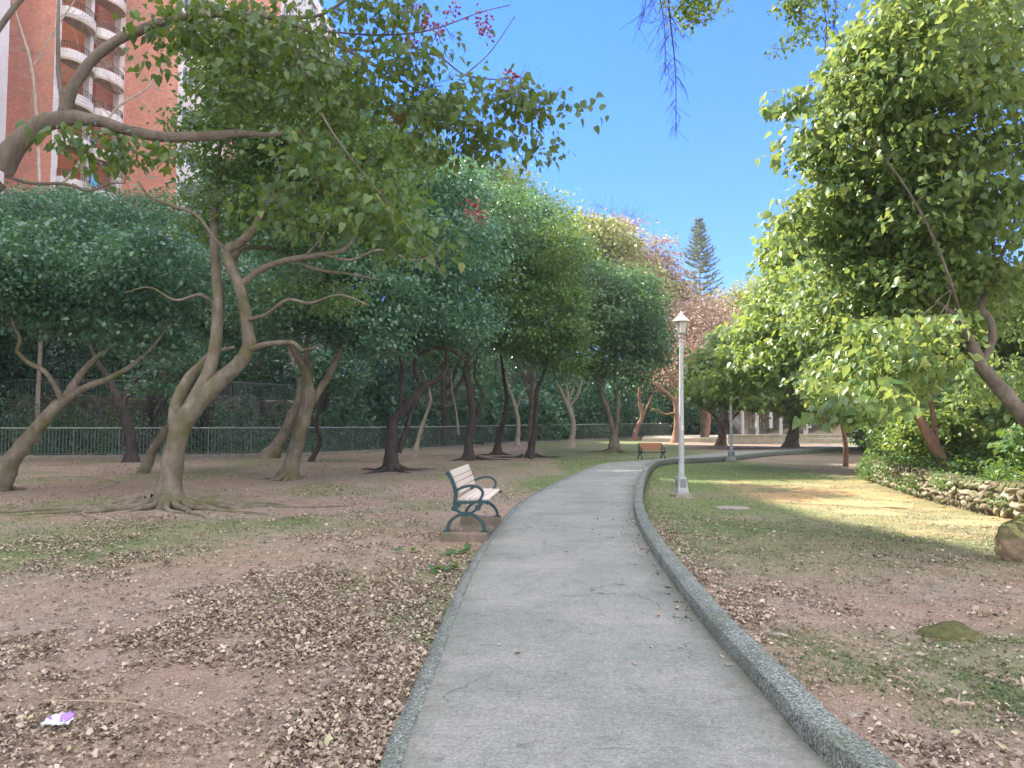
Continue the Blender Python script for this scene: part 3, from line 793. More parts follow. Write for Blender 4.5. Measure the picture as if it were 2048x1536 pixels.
for q in range(13): mb.box((0, 0.45 + q * 0.42, 0.10 + q * 0.17), (2.6, 0.43, 0.22 + 0.34 * q if False else 0.24))
mb.box((0, -1.6, 0.03), (2.6, 3.2, 0.10)); mb.build('steps', M['road_conc'], st, bevel=0.01)
for s_ in (-1.35, 1.35):
    mb = MB(); mb.tube([(s_, 0.3, 1.1), (s_, 5.6, 3.3)], 0.04, 6)
    for q in range(14): mb.tube([(s_, 0.3 + q * 0.4, 0.1 + q * 0.165), (s_, 0.3 + q * 0.4, 1.1 + q * 0.165)], 0.02, 4)
    mb.build('handrail', M['white_paint'], st)
o = MB(); o.prism([(0.1, 0.0), (5.6, 0.0), (5.6, 2.35)], 0, -1.28, 1.28); o.build('plinth', M['kerb_conc'], st)

# ------------------------------------------------------------------ lamp posts
def lampmats():
    k = N('lamp_paint'); n = k.noise(9, 5, 0.7, stretch=(1, 1, 0.3))
    k.col(k.mix(k.ramp(k.noise(4, 5, 0.75), [(0.56, 0.0), (0.64, 0.8)]), k.ramp(n, [(0.3, (0.30, 0.335, 0.37)), (0.65, (0.45, 0.48, 0.51))]), (0.20, 0.15, 0.11))); k.rough(0.5, 0.4); M['lamp_paint'] = k.m
    M['lamp_plinth'] = plain('lamp_plinth', (0.26, 0.29, 0.32), 0.5, 0.4, 0.2, 6)
    M['lamp_hat'] = plain('lamp_hat', (0.66, 0.64, 0.60), 0.45, 0.4, 0.15, 10)
    k = N('lamp_glass'); k.col((0.72, 0.70, 0.62)); k.rough(0.35, 0.4); k.b.inputs['Transmission Weight'].default_value = 0.35; M['lamp_glass'] = k.m
    M['footing'] = plain('rough_concrete', (0.30, 0.28, 0.24), 0.95, 0.2, 0.4, 12, 0.8)
lampmats()
def make_lamp():
    t = thing('street_lamp', 'white park lamp post standing on the lawn beside the path bend', 'lamp', group='white park lamp posts along the path')
    mb = MB(); mb.box((0, 0, -0.03), (0.52, 0.50, 0.24), taper=0.86); mb.build('footing', M['footing'], t, bevel=0.03)
    mb = MB(); mb.box((0, 0, 0.30), (0.30, 0.30, 0.42), taper=0.72); pb = mb.build('plinth', M['lamp_paint'], t, bevel=0.012)
    for q in range(4):
        mb = MB(); mb.box((0, -0.1335, 0.30), (0.19, 0.012, 0.32), taper=0.8, rx=0.098); mb.build('panel', M['lamp_plinth'], pb, rot=(0, 0, q * PI / 2))
    mb = MB(); mb.lathe([(0.090, 0.51), (0.090, 0.55), (0.076, 0.58), (0.073, 1.3), (0.062, 2.6), (0.046, 3.9), (0.042, 4.06)], 16); mb.build('pole', M['lamp_paint'], t, smooth=True)
    mb = MB(); mb.box((0, -0.071, 1.75), (0.05, 0.012, 0.12)); mb.build('number_plate', M['lamp_hat'], t)
    mb = MB(); mb.lathe([(0.05, 4.02), (0.072, 4.04), (0.072, 4.08), (0.055, 4.10), (0.085, 4.14), (0.085, 4.17)], 16); mb.build('collar', plainc['collar'], t, smooth=True)
    mb = MB(); mb.lathe([(0.080, 4.17), (0.165, 4.45), (0.155, 4.46)], 6); g = mb.build('lantern', M['lamp_glass'], t)
    mb = MB()
    for q in range(6):
        a = q * PI / 3; mb.tube([(0.083 * math.cos(a), 0.083 * math.sin(a), 4.17), (0.169 * math.cos(a), 0.169 * math.sin(a), 4.45)], 0.010, 4)
    mb.build('frame', M['lamp_hat'], g)
    mb = MB(); mb.lathe([(0.225, 4.445), (0.235, 4.46), (0.15, 4.54), (0.075, 4.61), (0.045, 4.625), (0.045, 4.655), (0.025, 4.67), (0.03, 4.69), (0.01, 4.72)], 18); mb.build('cap', M['lamp_hat'], t, smooth=True)
    return t
plainc = {'collar': plain('collar_brown', (0.30, 0.26, 0.24), 0.5)}
lamp = make_lamp()
g1 = ground(1363, 990)
lamp.location = (g1[0], g1[1], float(zg(g1[0], g1[1])) + 0.02); lamp.rotation_euler = (0, math.radians(0.6), 0.12); lamp.scale = (1, 1, 1.05)
for (u, v, zz, lb) in ((1463, 925, 0.0, 'second white park lamp post, its top hidden in the sunlit leaves'),):
    l2 = copy_tree(lamp); g2 = ground(u, v)
    l2.location = (g2[0], g2[1], float(zg(g2[0], g2[1])) + 0.02); l2.rotation_euler = (0, 0, 0.3); l2['label'] = lb

# ------------------------------------------------------------------ benches
M['bench_iron'] = plain('green_cast_iron', (0.022, 0.065, 0.075), 0.42, 0.5, 0.4, 14)
def woodmat(name, a, b):
    k = N(name); n = k.noise(7, 6, 0.7, stretch=(10, 0.6, 10) ); k.col(k.ramp(n, [(0.3, a), (0.7, b)])); k.rough(0.6, 0.35); k.bump(n, 0.3, 0.004); return k.m
M['wood_grey'] = woodmat('weathered_wood', (0.52, 0.455, 0.40), (0.68, 0.61, 0.545))
M['wood_pale'] = woodmat('pale_wood', (0.50, 0.47, 0.41), (0.66, 0.62, 0.55))
M['wood_orange'] = woodmat('orange_wood', (0.29, 0.12, 0.07), (0.42, 0.20, 0.12))
def ribbon(mb, pts, w, t, x):
    """flat bar of width w (along x, centred on x) and thickness t following a side profile of (forward, up) points"""
    P = catmull(np.array(pts), 5); tg = np.gradient(P, axis=0); tg /= np.linalg.norm(tg, axis=1)[:, None]; nr = np.stack([-tg[:, 1], tg[:, 0]], 1)
    V = []
    for p, n in zip(P, nr):
        for sx_, sn in ((-1, -1), (1, -1), (1, 1), (-1, 1)):
            q = p + n * t / 2 * sn; V.append((x + sx_ * w / 2, q[0], q[1]))
    k = len(P)
    Fs = [(i * 4 + j, i * 4 + (j + 1) % 4, (i + 1) * 4 + (j + 1) % 4, (i + 1) * 4 + j) for i in range(k - 1) for j in range(4)] + [(3, 2, 1, 0), (k * 4 - 4, k * 4 - 3, k * 4 - 2, k * 4 - 1)]
    mb.add(V, Fs)
def make_bench(length, seatm, topm, label, group):
    """side profile lies in local Y (forward) and Z; long axis X"""
    t = thing('park_bench', label, 'bench', group=group)
    hx = length / 2
    for s in (-1, 1):
        x = s * hx
        fr = MB()
        ribbon(fr, [(-0.165, 0.325), (-0.155, 0.43), (-0.145, 0.53), (-0.168, 0.63), (-0.21, 0.74), (-0.245, 0.80), (-0.262, 0.822)], 0.055, 0.05, x)
        ribbon(fr, [(-0.16, 0.318), (-0.08, 0.268), (0.0, 0.252), (0.09, 0.272), (0.17, 0.335)], 0.05, 0.034, x)
        ribbon(fr, [(-0.13, 0.402), (0.0, 0.408), (0.16, 0.418), (0.30, 0.415)], 0.055, 0.042, x)
        ribbon(fr, [(0.17, 0.335), (0.20, 0.375), (0.23, 0.405)], 0.045, 0.05, x)
        ribbon(fr, [(-0.15, 0.335), (-0.10, 0.36), (-0.07, 0.395)], 0.045, 0.03, x)
        for (fy, fz, r) in ((-0.163, 0.325, 0.042), (0.17, 0.338, 0.042), (0.305, 0.413, 0.03), (-0.262, 0.815, 0.028), (-0.148, 0.49, 0.028), (-0.12, 0.40, 0.028)):
            c = [(x - 0.034, fy, fz), (x + 0.034, fy, fz)]; fr.tube(c, r, 12); fr.tube([(x - 0.042, fy, fz), (x + 0.042, fy, fz)], r * 0.4, 8)
        for k_ in range(4):
            zz = 0.56 + k_ * 0.066; yy = np.interp(zz, [0.53, 0.63, 0.74, 0.80], [-0.145, -0.168, -0.21, -0.245]); fr.box((x, yy, zz), (0.07, 0.055, 0.012))
        fr.build('side_frame', M['bench_iron'], t, smooth=True, bevel=0.0)
        lg = MB(); ribbon(lg, [(-0.268 * math.cos(a), 0.248 * math.sin(a)) for a in np.linspace(0, PI, 13)], 0.055, 0.042, x)
        for q in (-1, 1): lg.box((x, q * 0.268, 0.008), (0.085, 0.11, 0.018))
        lg.build('leg', M['bench_iron'], t, smooth=True)
        ar = MB(); ribbon(ar, [(-0.150, 0.575), (-0.09, 0.600), (-0.01, 0.630), (0.08, 0.642), (0.17, 0.625), (0.225, 0.575), (0.235, 0.52), (0.205, 0.46), (0.185, 0.425)], 0.055, 0.036, x)
        ar.build('armrest', M['bench_iron'], t, smooth=True)
    mid = MB(); mid.tube([(-hx, 0.17, 0.338), (hx, 0.17, 0.338)], 0.012, 6); mid.tube([(-hx, -0.163, 0.325), (hx, -0.163, 0.325)], 0.012, 6); mid.build('tie_rod', M['bench_iron'], t)
    st_ = MB(); ys = [(-0.085, 0.075), (0.0, 0.075), (0.085, 0.075), (0.168, 0.075), (0.262, 0.10)]
    for i, (y, w) in enumerate(ys): st_.box((0, y, 0.447 - (0.006 if i == 4 else 0) + 0.03 * (0.5 - i / 5) * 0), (length - 0.075, w, 0.028))
    st_.build('seat', seatm, t, bevel=0.005)
    bk = MB(); prof = [(0.555, -0.118, 0.075), (0.640, -0.138, 0.075), (0.718, -0.170, 0.070)]
    for zc, yc, h in prof: bk.box((0, yc, zc), (length - 0.075, 0.026, h), rx=math.atan2(0.3, 1))
    bk.build('backrest', seatm, t, bevel=0.005)
    tp = MB(); tp.box((0, -0.208, 0.806), (length - 0.075, 0.028, 0.105), rx=math.atan2(0.4, 1)); tp.build('top_slat', topm, t, bevel=0.006)
    return t
b1 = make_bench(1.78, M['wood_grey'], M['wood_pale'], 'near bench with faded pinkish slats on concrete blocks beside the path', 'park benches beside the path')
pa_, pb_ = np.array([-0.645, 10.62]), np.array([-0.50, 12.38])
ang = math.atan2((pb_ - pa_)[1], (pb_ - pa_)[0])          # direction of local +X
c_ = (pa_ + pb_) / 2
b1.location = (c_[0], c_[1], 0.105); b1.rotation_euler = (0, 0, ang + PI)   # forward (+Y local) then faces the path
for (p, lb) in ((pa_, 'mossy concrete footing block under the near end of the near bench'), (pb_, 'concrete footing block under the far end of the near bench')):
    mb = MB(); mb.box((0, -0.01, -0.075), (0.28, 0.64, 0.36))
    o = mb.build('concrete_block', M['footing2'] if 'footing2' in M else M.setdefault('footing2', barkmat('footing2', (0.17, 0.135, 0.115), (0.28, 0.225, 0.19), (0.36, 0.31, 0.26), 7, moss=(0.17, 0.165, 0.11))), None, loc=(p[0] + 0.0, p[1], 0.0), rot=(0, 0, ang + PI), bevel=0.02)
    tag(o, lb, 'block', 'footing blocks under the near bench')
b2 = make_bench(1.35, M['wood_orange'], M['wood_orange'], 'far bench with orange slats beyond the bend of the path', 'park benches beside the path')
p2 = ground(1305, 917.5)
b2.location = (p2[0], p2[1] + 0.25, float(rise(p2[1])) + 0.0); b2.rotation_euler = (0, 0, PI + 0.20); b2.scale = (.86, .86, .86)

# ------------------------------------------------------------------ plants: branch and leaf builders
T_OVAL = (np.array([(0, 0, 0), (.36, .42, .07), (0, 1, -.10), (-.36, .42, .07)]), np.array([(0, 1, 2), (0, 2, 3)]))
T_HEART = (np.array([(0, .04, 0), (.22, -.03, .05), (.42, .24, .12), (.31, .62, .05), (0, 1.12, -.20), (-.31, .64, .02), (-.42, .26, .10), (-.22, -.03, .05), (0, .45, -.02)]),
           np.array([(8, 0, 1), (8, 1, 2), (8, 2, 3), (8, 3, 4), (8, 4, 5), (8, 5, 6), (8, 6, 7), (8, 7, 0)]))
T_CURL = (np.array([(0, 0, .02), (.26, .25, .26), (.34, .66, .02), (0, 1, .34), (-.30, .62, .26), (-.28, .22, .0)]), np.array([(0, 1, 2), (0, 2, 3), (0, 3, 4), (0, 4, 5)]))
T_BLADE = (np.array([(-.06, 0, 0), (.06, 0, 0), (.0, 1, .25)]), np.array([(0, 1, 2)]))
def leaves_mesh(name, pos, dirv, nrm, size, rnd, tmpl, mat, parent=None, base=(0, 0, 0)):
    TV, TF = tmpl
    y = unit(dirv); x = unit(np.cross(y, nrm)); z = np.cross(x, y)
    sz = np.asarray(size)[:, None, None]
    V = (x[:, None, :] * TV[None, :, 0:1] + y[:, None, :] * TV[None, :, 1:2] + z[:, None, :] * TV[None, :, 2:3]) * sz + (pos - np.asarray(base))[:, None, :]
    n = len(pos); kv = len(TV)
    Fs = (TF[None] + (np.arange(n) * kv)[:, None, None]).reshape(-1, 3)
    o = raw_mesh(name, V.reshape(-1, 3), Fs, mat, parent, attrs={'rnd': np.repeat(np.clip(rnd, 0, 1), kv)})
    return o
def tubes_arrays(P, R, sides):
    """P (N,K,3), R (N,K) -> verts, quads"""
    Nn, K, _ = P.shape
    T = unit(np.gradient(P, axis=1)); m = unit(P[:, -1] - P[:, 0])
    ref = np.zeros((Nn, 3)); ref[np.arange(Nn), np.argmin(np.abs(m), axis=1)] = 1
    u = unit(np.cross(T, ref[:, None, :])); w = np.cross(T, u)
    a = 2 * PI * np.arange(sides) / sides
    V = P[:, :, None, :] + (u[:, :, None, :] * np.cos(a)[None, None, :, None] + w[:, :, None, :] * np.sin(a)[None, None, :, None]) * R[:, :, None, None]
    I = np.arange(Nn * K * sides).reshape(Nn, K, sides)
    Q = np.stack([I[:, :-1], np.roll(I, -1, 2)[:, :-1], np.roll(I, -1, 2)[:, 1:], I[:, 1:]], -1).reshape(-1, 4)
    return V.reshape(-1, 3), Q
class Quads:
    def __init__(s): s.V = []; s.Q = []; s.n = 0
    def add(s, V, Q): s.V.append(V); s.Q.append(Q + s.n); s.n += len(V)
    def limb(s, P, r, sides=12, rough=0.06, seed=0, closed_end=True):
        """one thick limb with knobbly surface; P (k,3), r (k)"""
        k = len(P)
        V, Q = tubes_arrays(P[None], r[None], sides)
        V = V.reshape(k, sides, 3)
        a = np.arange(sides)[None] * 1.0; L = np.r_[0, np.cumsum(np.linalg.norm(np.diff(P, axis=0), axis=1))][:, None]
        nz = fbm(np.cos(2 * PI * a / sides) * 1.5 + 20 + 0 * L, L / np.maximum(r[:, None] * 2.2, 0.02) + np.sin(2 * PI * a / sides) * 1.2, seed, 3) - 0.5
        nz = nz * rough * 4
        if sides >= 12:
            rgk = np.random.default_rng(seed + k); th = 2 * PI * a / sides
            for _ in range(int(L[-1, 0] / 0.28)):
                s0 = rgk.uniform(0, L[-1, 0]); t0_ = rgk.uniform(0, 2 * PI); rr_ = np.interp(s0, L[:, 0], r); dth = (th - t0_ + PI) % (2 * PI) - PI
                nz = nz + rgk.uniform(.08, .26) * np.exp(-((L - s0) / max(.6 * rr_, .035)) ** 2 - (dth / .5) ** 2)
        V = P[:, None] + (V - P[:, None]) * (1 + nz[..., None])
        s.add(V.reshape(-1, 3), Q)
    def build(s, name, mat, parent=None, base=(0, 0, 0)):
        return raw_mesh(name, np.vstack(s.V) - np.asarray(base), np.vstack(s.Q), mat, parent, smooth=True)

def px_limb(pts, D0, base_pt=None):
    """[(u, v, dD, width_px)] -> world points and radii, smoothed"""
    W = []; 
    for (u, v, dD, w) in pts:
        p = at(u, v, D0 + dD); W.append([*p, w / 2 * (D0 + dD) / 1500.0])
    W = np.array(W)
    C = catmull(W, 11); C[:, 3] = np.maximum(C[:, 3], 0.004)
    return C[:, :3], C[:, 3]

class Tree:
    def __init__(s, name, label, base_px=None, base_w=None, D=None, group=None, cat='tree', seed=1, bark='bark'):
        if base_px is not None:
            b = ground(*base_px); s.D = D or b[1]
            if D: b = at(base_px[0], base_px[1], D); b[2] = float(gz(b[0], b[1]))
        else: b = np.array([base_w[0], base_w[1], float(gz(base_w[0], base_w[1]))]); s.D = D or b[1]
        s.b = b; s.t = thing(name, label, cat, tuple(b), group=group); s.bark = bark
        s.Q = Quads(); s.rng = np.random.default_rng(seed); s.seed = seed; s.nodes = []; s.nr = []; s.wf = 0.68
    def limb(s, pts, trunk=False, world=False, attach=0.35, dD=0.0, sides=12, rough=0.05):
        if world:
            C = catmull(np.array(pts, float), 7); P, r = C[:, :3], C[:, 3]
        else: P, r = px_limb([(a, b, c + dD, d * s.wf) for a, b, c, d in pts], s.D)
        if trunk:
            # root flare that runs into the soil
            g = float(zg(P[0][0], P[0][1])); P = P.copy(); P[0][2] = min(P[0][2], g - 0.02)
            P = np.vstack([P[0] - (0, 0, 0.25), P]); r = np.r_[r[0] * 1.25, r]
            h = P[:, 2] - g; r = r * (1 + 0.55 * np.exp(-np.maximum(h, 0) / 0.25))
            P[:, 0] += 0
            sides = 18
            s.flare = (P[1].copy(), r[1])
        s.Q.limb(P, r, sides, rough * 1.5, s.seed + len(s.nodes))
        k = int(len(P) * attach)
        s.nodes.append(P[k:]); s.nr.append(r[k:])
        return P, r
    def roots(s, n=7, length=1.2, r0=0.07, angs=None):
        p0, rr = s.flare
        for i in range(n):
            a = angs[i][0] if angs else s.rng.uniform(0, 2 * PI); L = angs[i][1] if angs else length * s.rng.uniform(0.5, 1.3)
            k = 14; t = np.linspace(0, 1, k); q = a + np.cumsum(s.rng.normal(0, 0.10, k))
            x = p0[0] + np.cumsum(np.cos(q)) * L / k + math.cos(a) * rr * 0.55; y = p0[1] + np.cumsum(np.sin(q)) * L / k + math.sin(a) * rr * 0.55
            rad = r0 * 0.88 * s.rng.uniform(0.8, 1.2) * (1 - t) ** 0.8 + 0.010
            z = zg(x, y) + rad * (0.32 + 0.35 * np.sin(t * 9 + a)) + 0.13 * np.exp(-t * L / 0.20) - 0.012 * t
            s.Q.limb(np.column_stack([x, y, z]), rad, 8, 0.07, s.seed + i)
    def crown(s, blobs, ncl, per, size, mat='leaf_dark', tmpl=T_OVAL, spread=0.35, twig=0.010, shell=0.38, droop=0.35, flat_=0.30, up=0.9, world=False, name='crown', leafless=False, bmat=None, maxlink=None, twist=0.5):
        """blobs: (u, v, dD, ru_px, rv_px, rd_m, weight)"""
        rng = s.rng; C = []; wts = []
        for b in blobs:
            if world: c, rad = np.array(b[:3], float), np.array(b[3:6], float)
            else:
                D = s.D + b[2]; c = at(b[0], b[1], D); rad = np.array([b[3] * D / 1500, b[5], b[4] * D / 1500])
            w = b[6] if len(b) > 6 else 1.0
            vol = (rad[0] * rad[1] * rad[2]) ** (2 / 3) * w
            C.append((c, rad)); wts.append(vol)
        wts = np.array(wts) / sum(wts)
        cs = []
        for (c, rad), w in zip(C, wts):
            n = max(2, int(round(ncl * w)))
            d = unit(rng.normal(size=(n, 3))); r = rng.uniform(0, 1, n) ** (1 / 3.0)
            r = r * (1 - shell) + shell * (1 - np.abs(rng.normal(0, 0.16, n)))
            lump = fbm(d[:, 0] * 2.2 + c[0], d[:, 2] * 2.2 + d[:, 1] * 1.6 + c[2], s.seed, 2) - 0.5
            q = c + d * (r * (1 + lump * 0.95))[:, None] * rad
            cs.append(q)
        cs = np.vstack(cs)
        gzv = zg(cs[:, 0], cs[:, 1]); cs = cs[cs[:, 2] > gzv + 0.5]
        nodes = np.vstack(s.nodes); nr = np.concatenate(s.nr)
        d0 = np.sqrt(((cs[:, None, ::1] - nodes[None, ::3]) ** 2).sum(-1)).min(1)
        cs = cs[np.argsort(d0)]
        K = 7; cap = len(nodes) + len(cs) * 4
        NB = np.zeros((cap, 3)); NR = np.zeros(cap); NB[:len(nodes)] = nodes; NR[:len(nodes)] = nr; cnt = len(nodes)
        TP = np.zeros((len(cs), K, 3)); TR = np.zeros((len(cs), K)); keep = np.ones(len(cs), bool)
        tt = np.linspace(0, 1, K)
        for i, c in enumerate(cs):
            dd = NB[:cnt] - c; d2 = (dd * dd).sum(1) + 0.6 * np.maximum(dd[:, 2], 0) ** 2
            j = int(np.argmin(d2)); p = NB[j]; L = math.sqrt(d2[j])
            if maxlink and L > maxlink: keep[i] = False; continue
            mid = (p + c) / 2 + rng.normal(0, 0.13, 3) * L + np.array([0, 0, 0.10 * L])
            path = ((1 - tt) ** 2)[:, None] * p + (2 * tt * (1 - tt))[:, None] * mid + (tt ** 2)[:, None] * c
            path[1:-1] += rng.normal(0, 0.025, (K - 2, 3)) * L
            r0 = min(NR[j] * 0.6, twig * (0.9 + 0.9 * L))
            TP[i] = path; TR[i] = r0 * (1 - tt) ** 0.8 + twig * 0.22
            NB[cnt:cnt + 4] = path[[2, 3, 5, 6]]; NR[cnt:cnt + 4] = TR[i][[2, 3, 5, 6]]; cnt += 4
        TP = TP[keep]; TR = TR[keep]; cs = cs[keep]
        V, Qd = tubes_arrays(TP, TR, 4 if s.D > 16 else 5)
        s.Q.add(V, Qd)
        s.tips = TP
        if leafless:
            # extra fine twigs branching off
            for rep in range(leafless):
                n = len(TP); ii = rng.integers(0, n, n * 2); kk = rng.integers(2, K, n * 2)
                p = TP[ii, kk]; d = unit(unit(TP[ii, -1] - TP[ii, 0]) + rng.normal(0, 0.5, (n * 2, 3)) + (0, 0, 0.25)); L = rng.uniform(0.3, 1.1, n * 2) * spread * 2
                t5 = np.linspace(0, 1, 5); PP = p[:, None] + d[:, None] * t5[None, :, None] * L[:, None, None] + rng.normal(0, 0.04, (n * 2, 5, 3)) * L[:, None, None] * t5[None, :, None]
                RR = (TR[ii, kk][:, None] * 0.6) * (1 - t5)[None] + twig * 0.18
                V, Qd = tubes_arrays(PP, RR, 3); s.Q.add(V, Qd)
            if not per: return
        n = len(cs); ii = np.repeat(np.arange(n), per)
        back = rng.uniform(0, 1, len(ii)) ** 1.5 * 0.5
        along = TP[ii, -1] * (1 - back)[:, None] + TP[ii, K // 2] * back[:, None]
        pos = along + rng.normal(0, 1, (len(ii), 3)) * spread * np.array([1, 1, flat_])
        out = pos - cs[ii]; out[:, 2] *= 0.3
        dirv = unit(unit(out) * 0.7 + rng.normal(0, 0.6, out.shape) + np.array([0, 0, -droop]))
        nrm = unit(np.array([0, 0, up]) + rng.normal(0, twist, out.shape))
        clr = rng.uniform(0, 1, n)
        rnd = clr[ii] * 0.45 + rng.uniform(0, 1, len(ii)) ** 1.3 * 0.6 - 0.02
        sz = size * (0.4 + 0.95 * rng.beta(2.2, 1.6, len(ii)))
        leaves_mesh(name, pos, dirv, nrm, sz, rnd, tmpl, M[mat], s.t, s.b)
    def done(s, name='trunk'):
        s.Q.build(name, M[s.bark], s.t, s.b); return s.t

ROWG = 'crooked park trees on the left lawn'
# ---- main tree, bare soil, roots over the ground
t = Tree('park_tree', 'big forked tree with smooth grey trunk and spreading surface roots, left of the near bench', (340, 1008), seed=11, group=ROWG)
t.limb([(338, 1010, 0, 84), (340, 960, 0, 62), (350, 900, 0, 56), (364, 850, 0, 56), (400, 800, .1, 50), (440, 760, .2, 46), (478, 727, .2, 42), (496, 692, .2, 36), (490, 620, .1, 33), (478, 570, 0, 33), (460, 532, 0, 31), (455, 502, 0, 29), (480, 485, -.1, 27), (510, 455, -.3, 26), (535, 410, -.5, 25), (590, 375, -.6, 21), (650, 358, -.6, 17), (720, 352, -.6, 11), (790, 352, -.8, 6)], trunk=True, attach=0.6)
t.limb([(360, 862, 0, 44), (388, 800, .1, 40), (415, 750, .2, 38), (430, 690, .3, 34), (436, 600, .4, 32), (432, 540, .5, 28), (428, 470, .6, 24), (430, 400, .8, 20), (436, 360, .9, 19), (452, 342, .9, 17), (474, 346, .9, 12)], attach=0.5)
t.limb([(430, 420, .8, 14), (440, 300, 1.2, 10), (470, 200, 1.5, 7), (500, 130, 1.7, 4)], attach=0.3)
t.limb([(480, 572, 0, 22), (520, 540, -.1, 19), (575, 520, -.2, 18), (650, 508, -.3, 16), (690, 498, -.3, 13), (720, 460, -.4, 10), (760, 420, -.5, 7), (800, 400, -.6, 5)], attach=0.3)
t.limb([(585, 520, -.2, 12), (640, 540, 0, 11), (700, 548, .2, 8), (760, 560, .5, 5)], attach=0.3)
t.limb([(452, 500, 0, 11), (428, 475, -.2, 10), (392, 430, -.4, 10), (345, 412, -.6, 10), (300, 392, -.7, 8), (275, 362, -.8, 5)], attach=0.6)
t.limb([(497, 700, .2, 22), (535, 688, 0, 16), (585, 686, -.2, 14), (605, 700, -.3, 8), (640, 690, -.4, 4)], attach=0.7)
t.limb([(352, 862, .2, 40), (352, 810, .4, 36), (372, 765, .6, 32), (400, 730, .9, 22), (425, 706, 1.2, 13), (470, 694, 1.4, 9)], attach=0.7)
t.limb([(466, 540, 0, 20), (480, 500, .6, 16), (540, 496, 1.2, 13), (600, 520, 1.6, 10), (650, 570, 2, 7)], attach=0.4)
t.limb([(492, 640, .1, 14), (530, 630, -.2, 11), (575, 600, -.5, 10), (620, 606, -.7, 8), (680, 590, -.9, 6), (740, 612, -1, 4)], attach=.5)
t.limb([(600, 522, -.2, 9), (640, 480, -.5, 8), (670, 430, -.8, 7), (720, 400, -1, 5), (790, 372, -1.2, 3)], attach=.5)
t.limb([(540, 405, -.5, 12), (560, 340, -.8, 9), (540, 280, -1, 8), (580, 210, -1.1, 6), (600, 150, -1.2, 4)], attach=.4)
t.limb([(640, 508, -.3, 9), (700, 520, -.8, 8), (760, 500, -1.2, 7), (830, 520, -1.5, 5), (890, 500, -1.7, 3)], attach=.6)
t.limb([(432, 610, .4, 10), (400, 590, .2, 9), (350, 600, 0, 7), (300, 575, -.2, 5), (250, 585, -.3, 3)], attach=.5)
t.roots(15, angs=[(-0.15, 3.6), (0.25, 2.2), (3.45, 3.8), (3.7, 4.6), (4.0, 2.2), (5.3, 2.4), (5.6, 2.9), (0.0, 2.6), (2.9, 1.4), (3.6, 3.0), (5.0, 1.6), (5.9, 2.6), (3.3, 2.6), (0.12, 3.0), (4.4, 1.2)], r0=0.08)
t.limb([(338, 1000, 0, 20), (338, 1012, -.1, 10)], attach=1)
t.crown([(470, 290, .6, 110, 80, 1.8), (600, 260, 0, 130, 90, 2), (720, 330, -.4, 110, 90, 1.8), (600, 430, .8, 130, 70, 1.6), (430, 420, 1.2, 70, 70, 1.2, .5), (760, 440, 0, 90, 60, 1.5), (520, 180, .5, 100, 70, 1.8), (640, 590, 1.8, 80, 40, 1.2, .6), (700, 240, 1, 90, 70, 1.8), (800, 300, 1.5, 80, 50, 1.6), (460, 110, 1, 90, 60, 1.6), (620, 130, 1, 80, 60, 1.6)], 860, 44, 0.115, 'leaf_green', spread=0.27, twig=0.009)
t.done()

# ---- leaning tree at the left edge
t = Tree('park_tree', 'leaning grey tree at the left edge, forking low into three bare limbs', (-12, 978), seed=12, group=ROWG)
t.limb([(-14, 980, 0, 56), (30, 912, 0, 44), (70, 862, 0, 40), (108, 818, 0, 36), (132, 795, .1, 30), (162, 748, .2, 21), (190, 718, .3, 17), (215, 698, .4, 12), (245, 655, .5, 8)], trunk=True, attach=0.8)
t.limb([(126, 806, 0, 20), (108, 768, -.1, 15), (88, 742, -.2, 14), (58, 726, -.2, 14), (36, 702, -.2, 13), (40, 680, -.3, 11), (26, 645, -.3, 9), (20, 600, -.3, 6)], attach=0.8)
t.limb([(112, 818, 0, 26), (165, 778, -.2, 20), (220, 756, -.3, 18), (262, 732, -.4, 14), (300, 700, -.5, 10), (340, 650, -.6, 6)], attach=0.8)
t.crown([(150, 560, .5, 180, 90, 2.2), (330, 540, 0, 110, 90, 2), (30, 560, 0, 110, 110, 2), (230, 650, .8, 140, 45, 1.6, .7), (330, 690, .3, 70, 45, 1.2, .6)], 640, 40, 0.135, 'leaf_dark', spread=0.30, twig=0.009, up=1.1, twist=0.42)
t.roots(4, 1.0, 0.06); t.done()

# ---- dark slanting trunks between those two
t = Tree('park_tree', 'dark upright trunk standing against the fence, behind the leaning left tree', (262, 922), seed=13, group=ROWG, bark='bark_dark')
t.limb([(263, 922, 0, 34), (262, 880, 0, 30), (250, 830, 0, 30), (236, 795, 0, 26), (212, 750, 0, 20), (190, 715, 0, 12), (170, 660, 0, 8)], trunk=True, attach=0.7)
t.limb([(246, 810, 0, 18), (262, 770, 0, 14), (300, 720, .5, 10), (330, 660, 1, 6)])
t.crown([(90, 470, 2, 150, 80, 3), (250, 460, 2, 130, 75, 3), (180, 620, 1, 130, 60, 2.4)], 560, 40, 0.17, 'leaf_dark', spread=0.42, twig=0.011, up=1.1)
t.done()
t = Tree('park_tree', 'short slanting brown trunk just behind the big forked tree', (288, 944), seed=14, group=ROWG, bark='bark')
t.limb([(287, 946, 0, 26), (310, 892, 0, 24), (345, 842, 0, 25), (366, 800, 0, 24), (388, 745, 0, 20), (420, 700, 0, 14), (440, 640, 0, 9)], trunk=True, attach=0.75)
t.crown([(400, 580, 1.5, 120, 90, 2.6), (330, 760, 0, 55, 55, 1.2, .5), (480, 640, 2, 90, 60, 2)], 420, 40, 0.15, 'leaf_dark', spread=0.36, twig=0.010, up=1.1)
t.done()

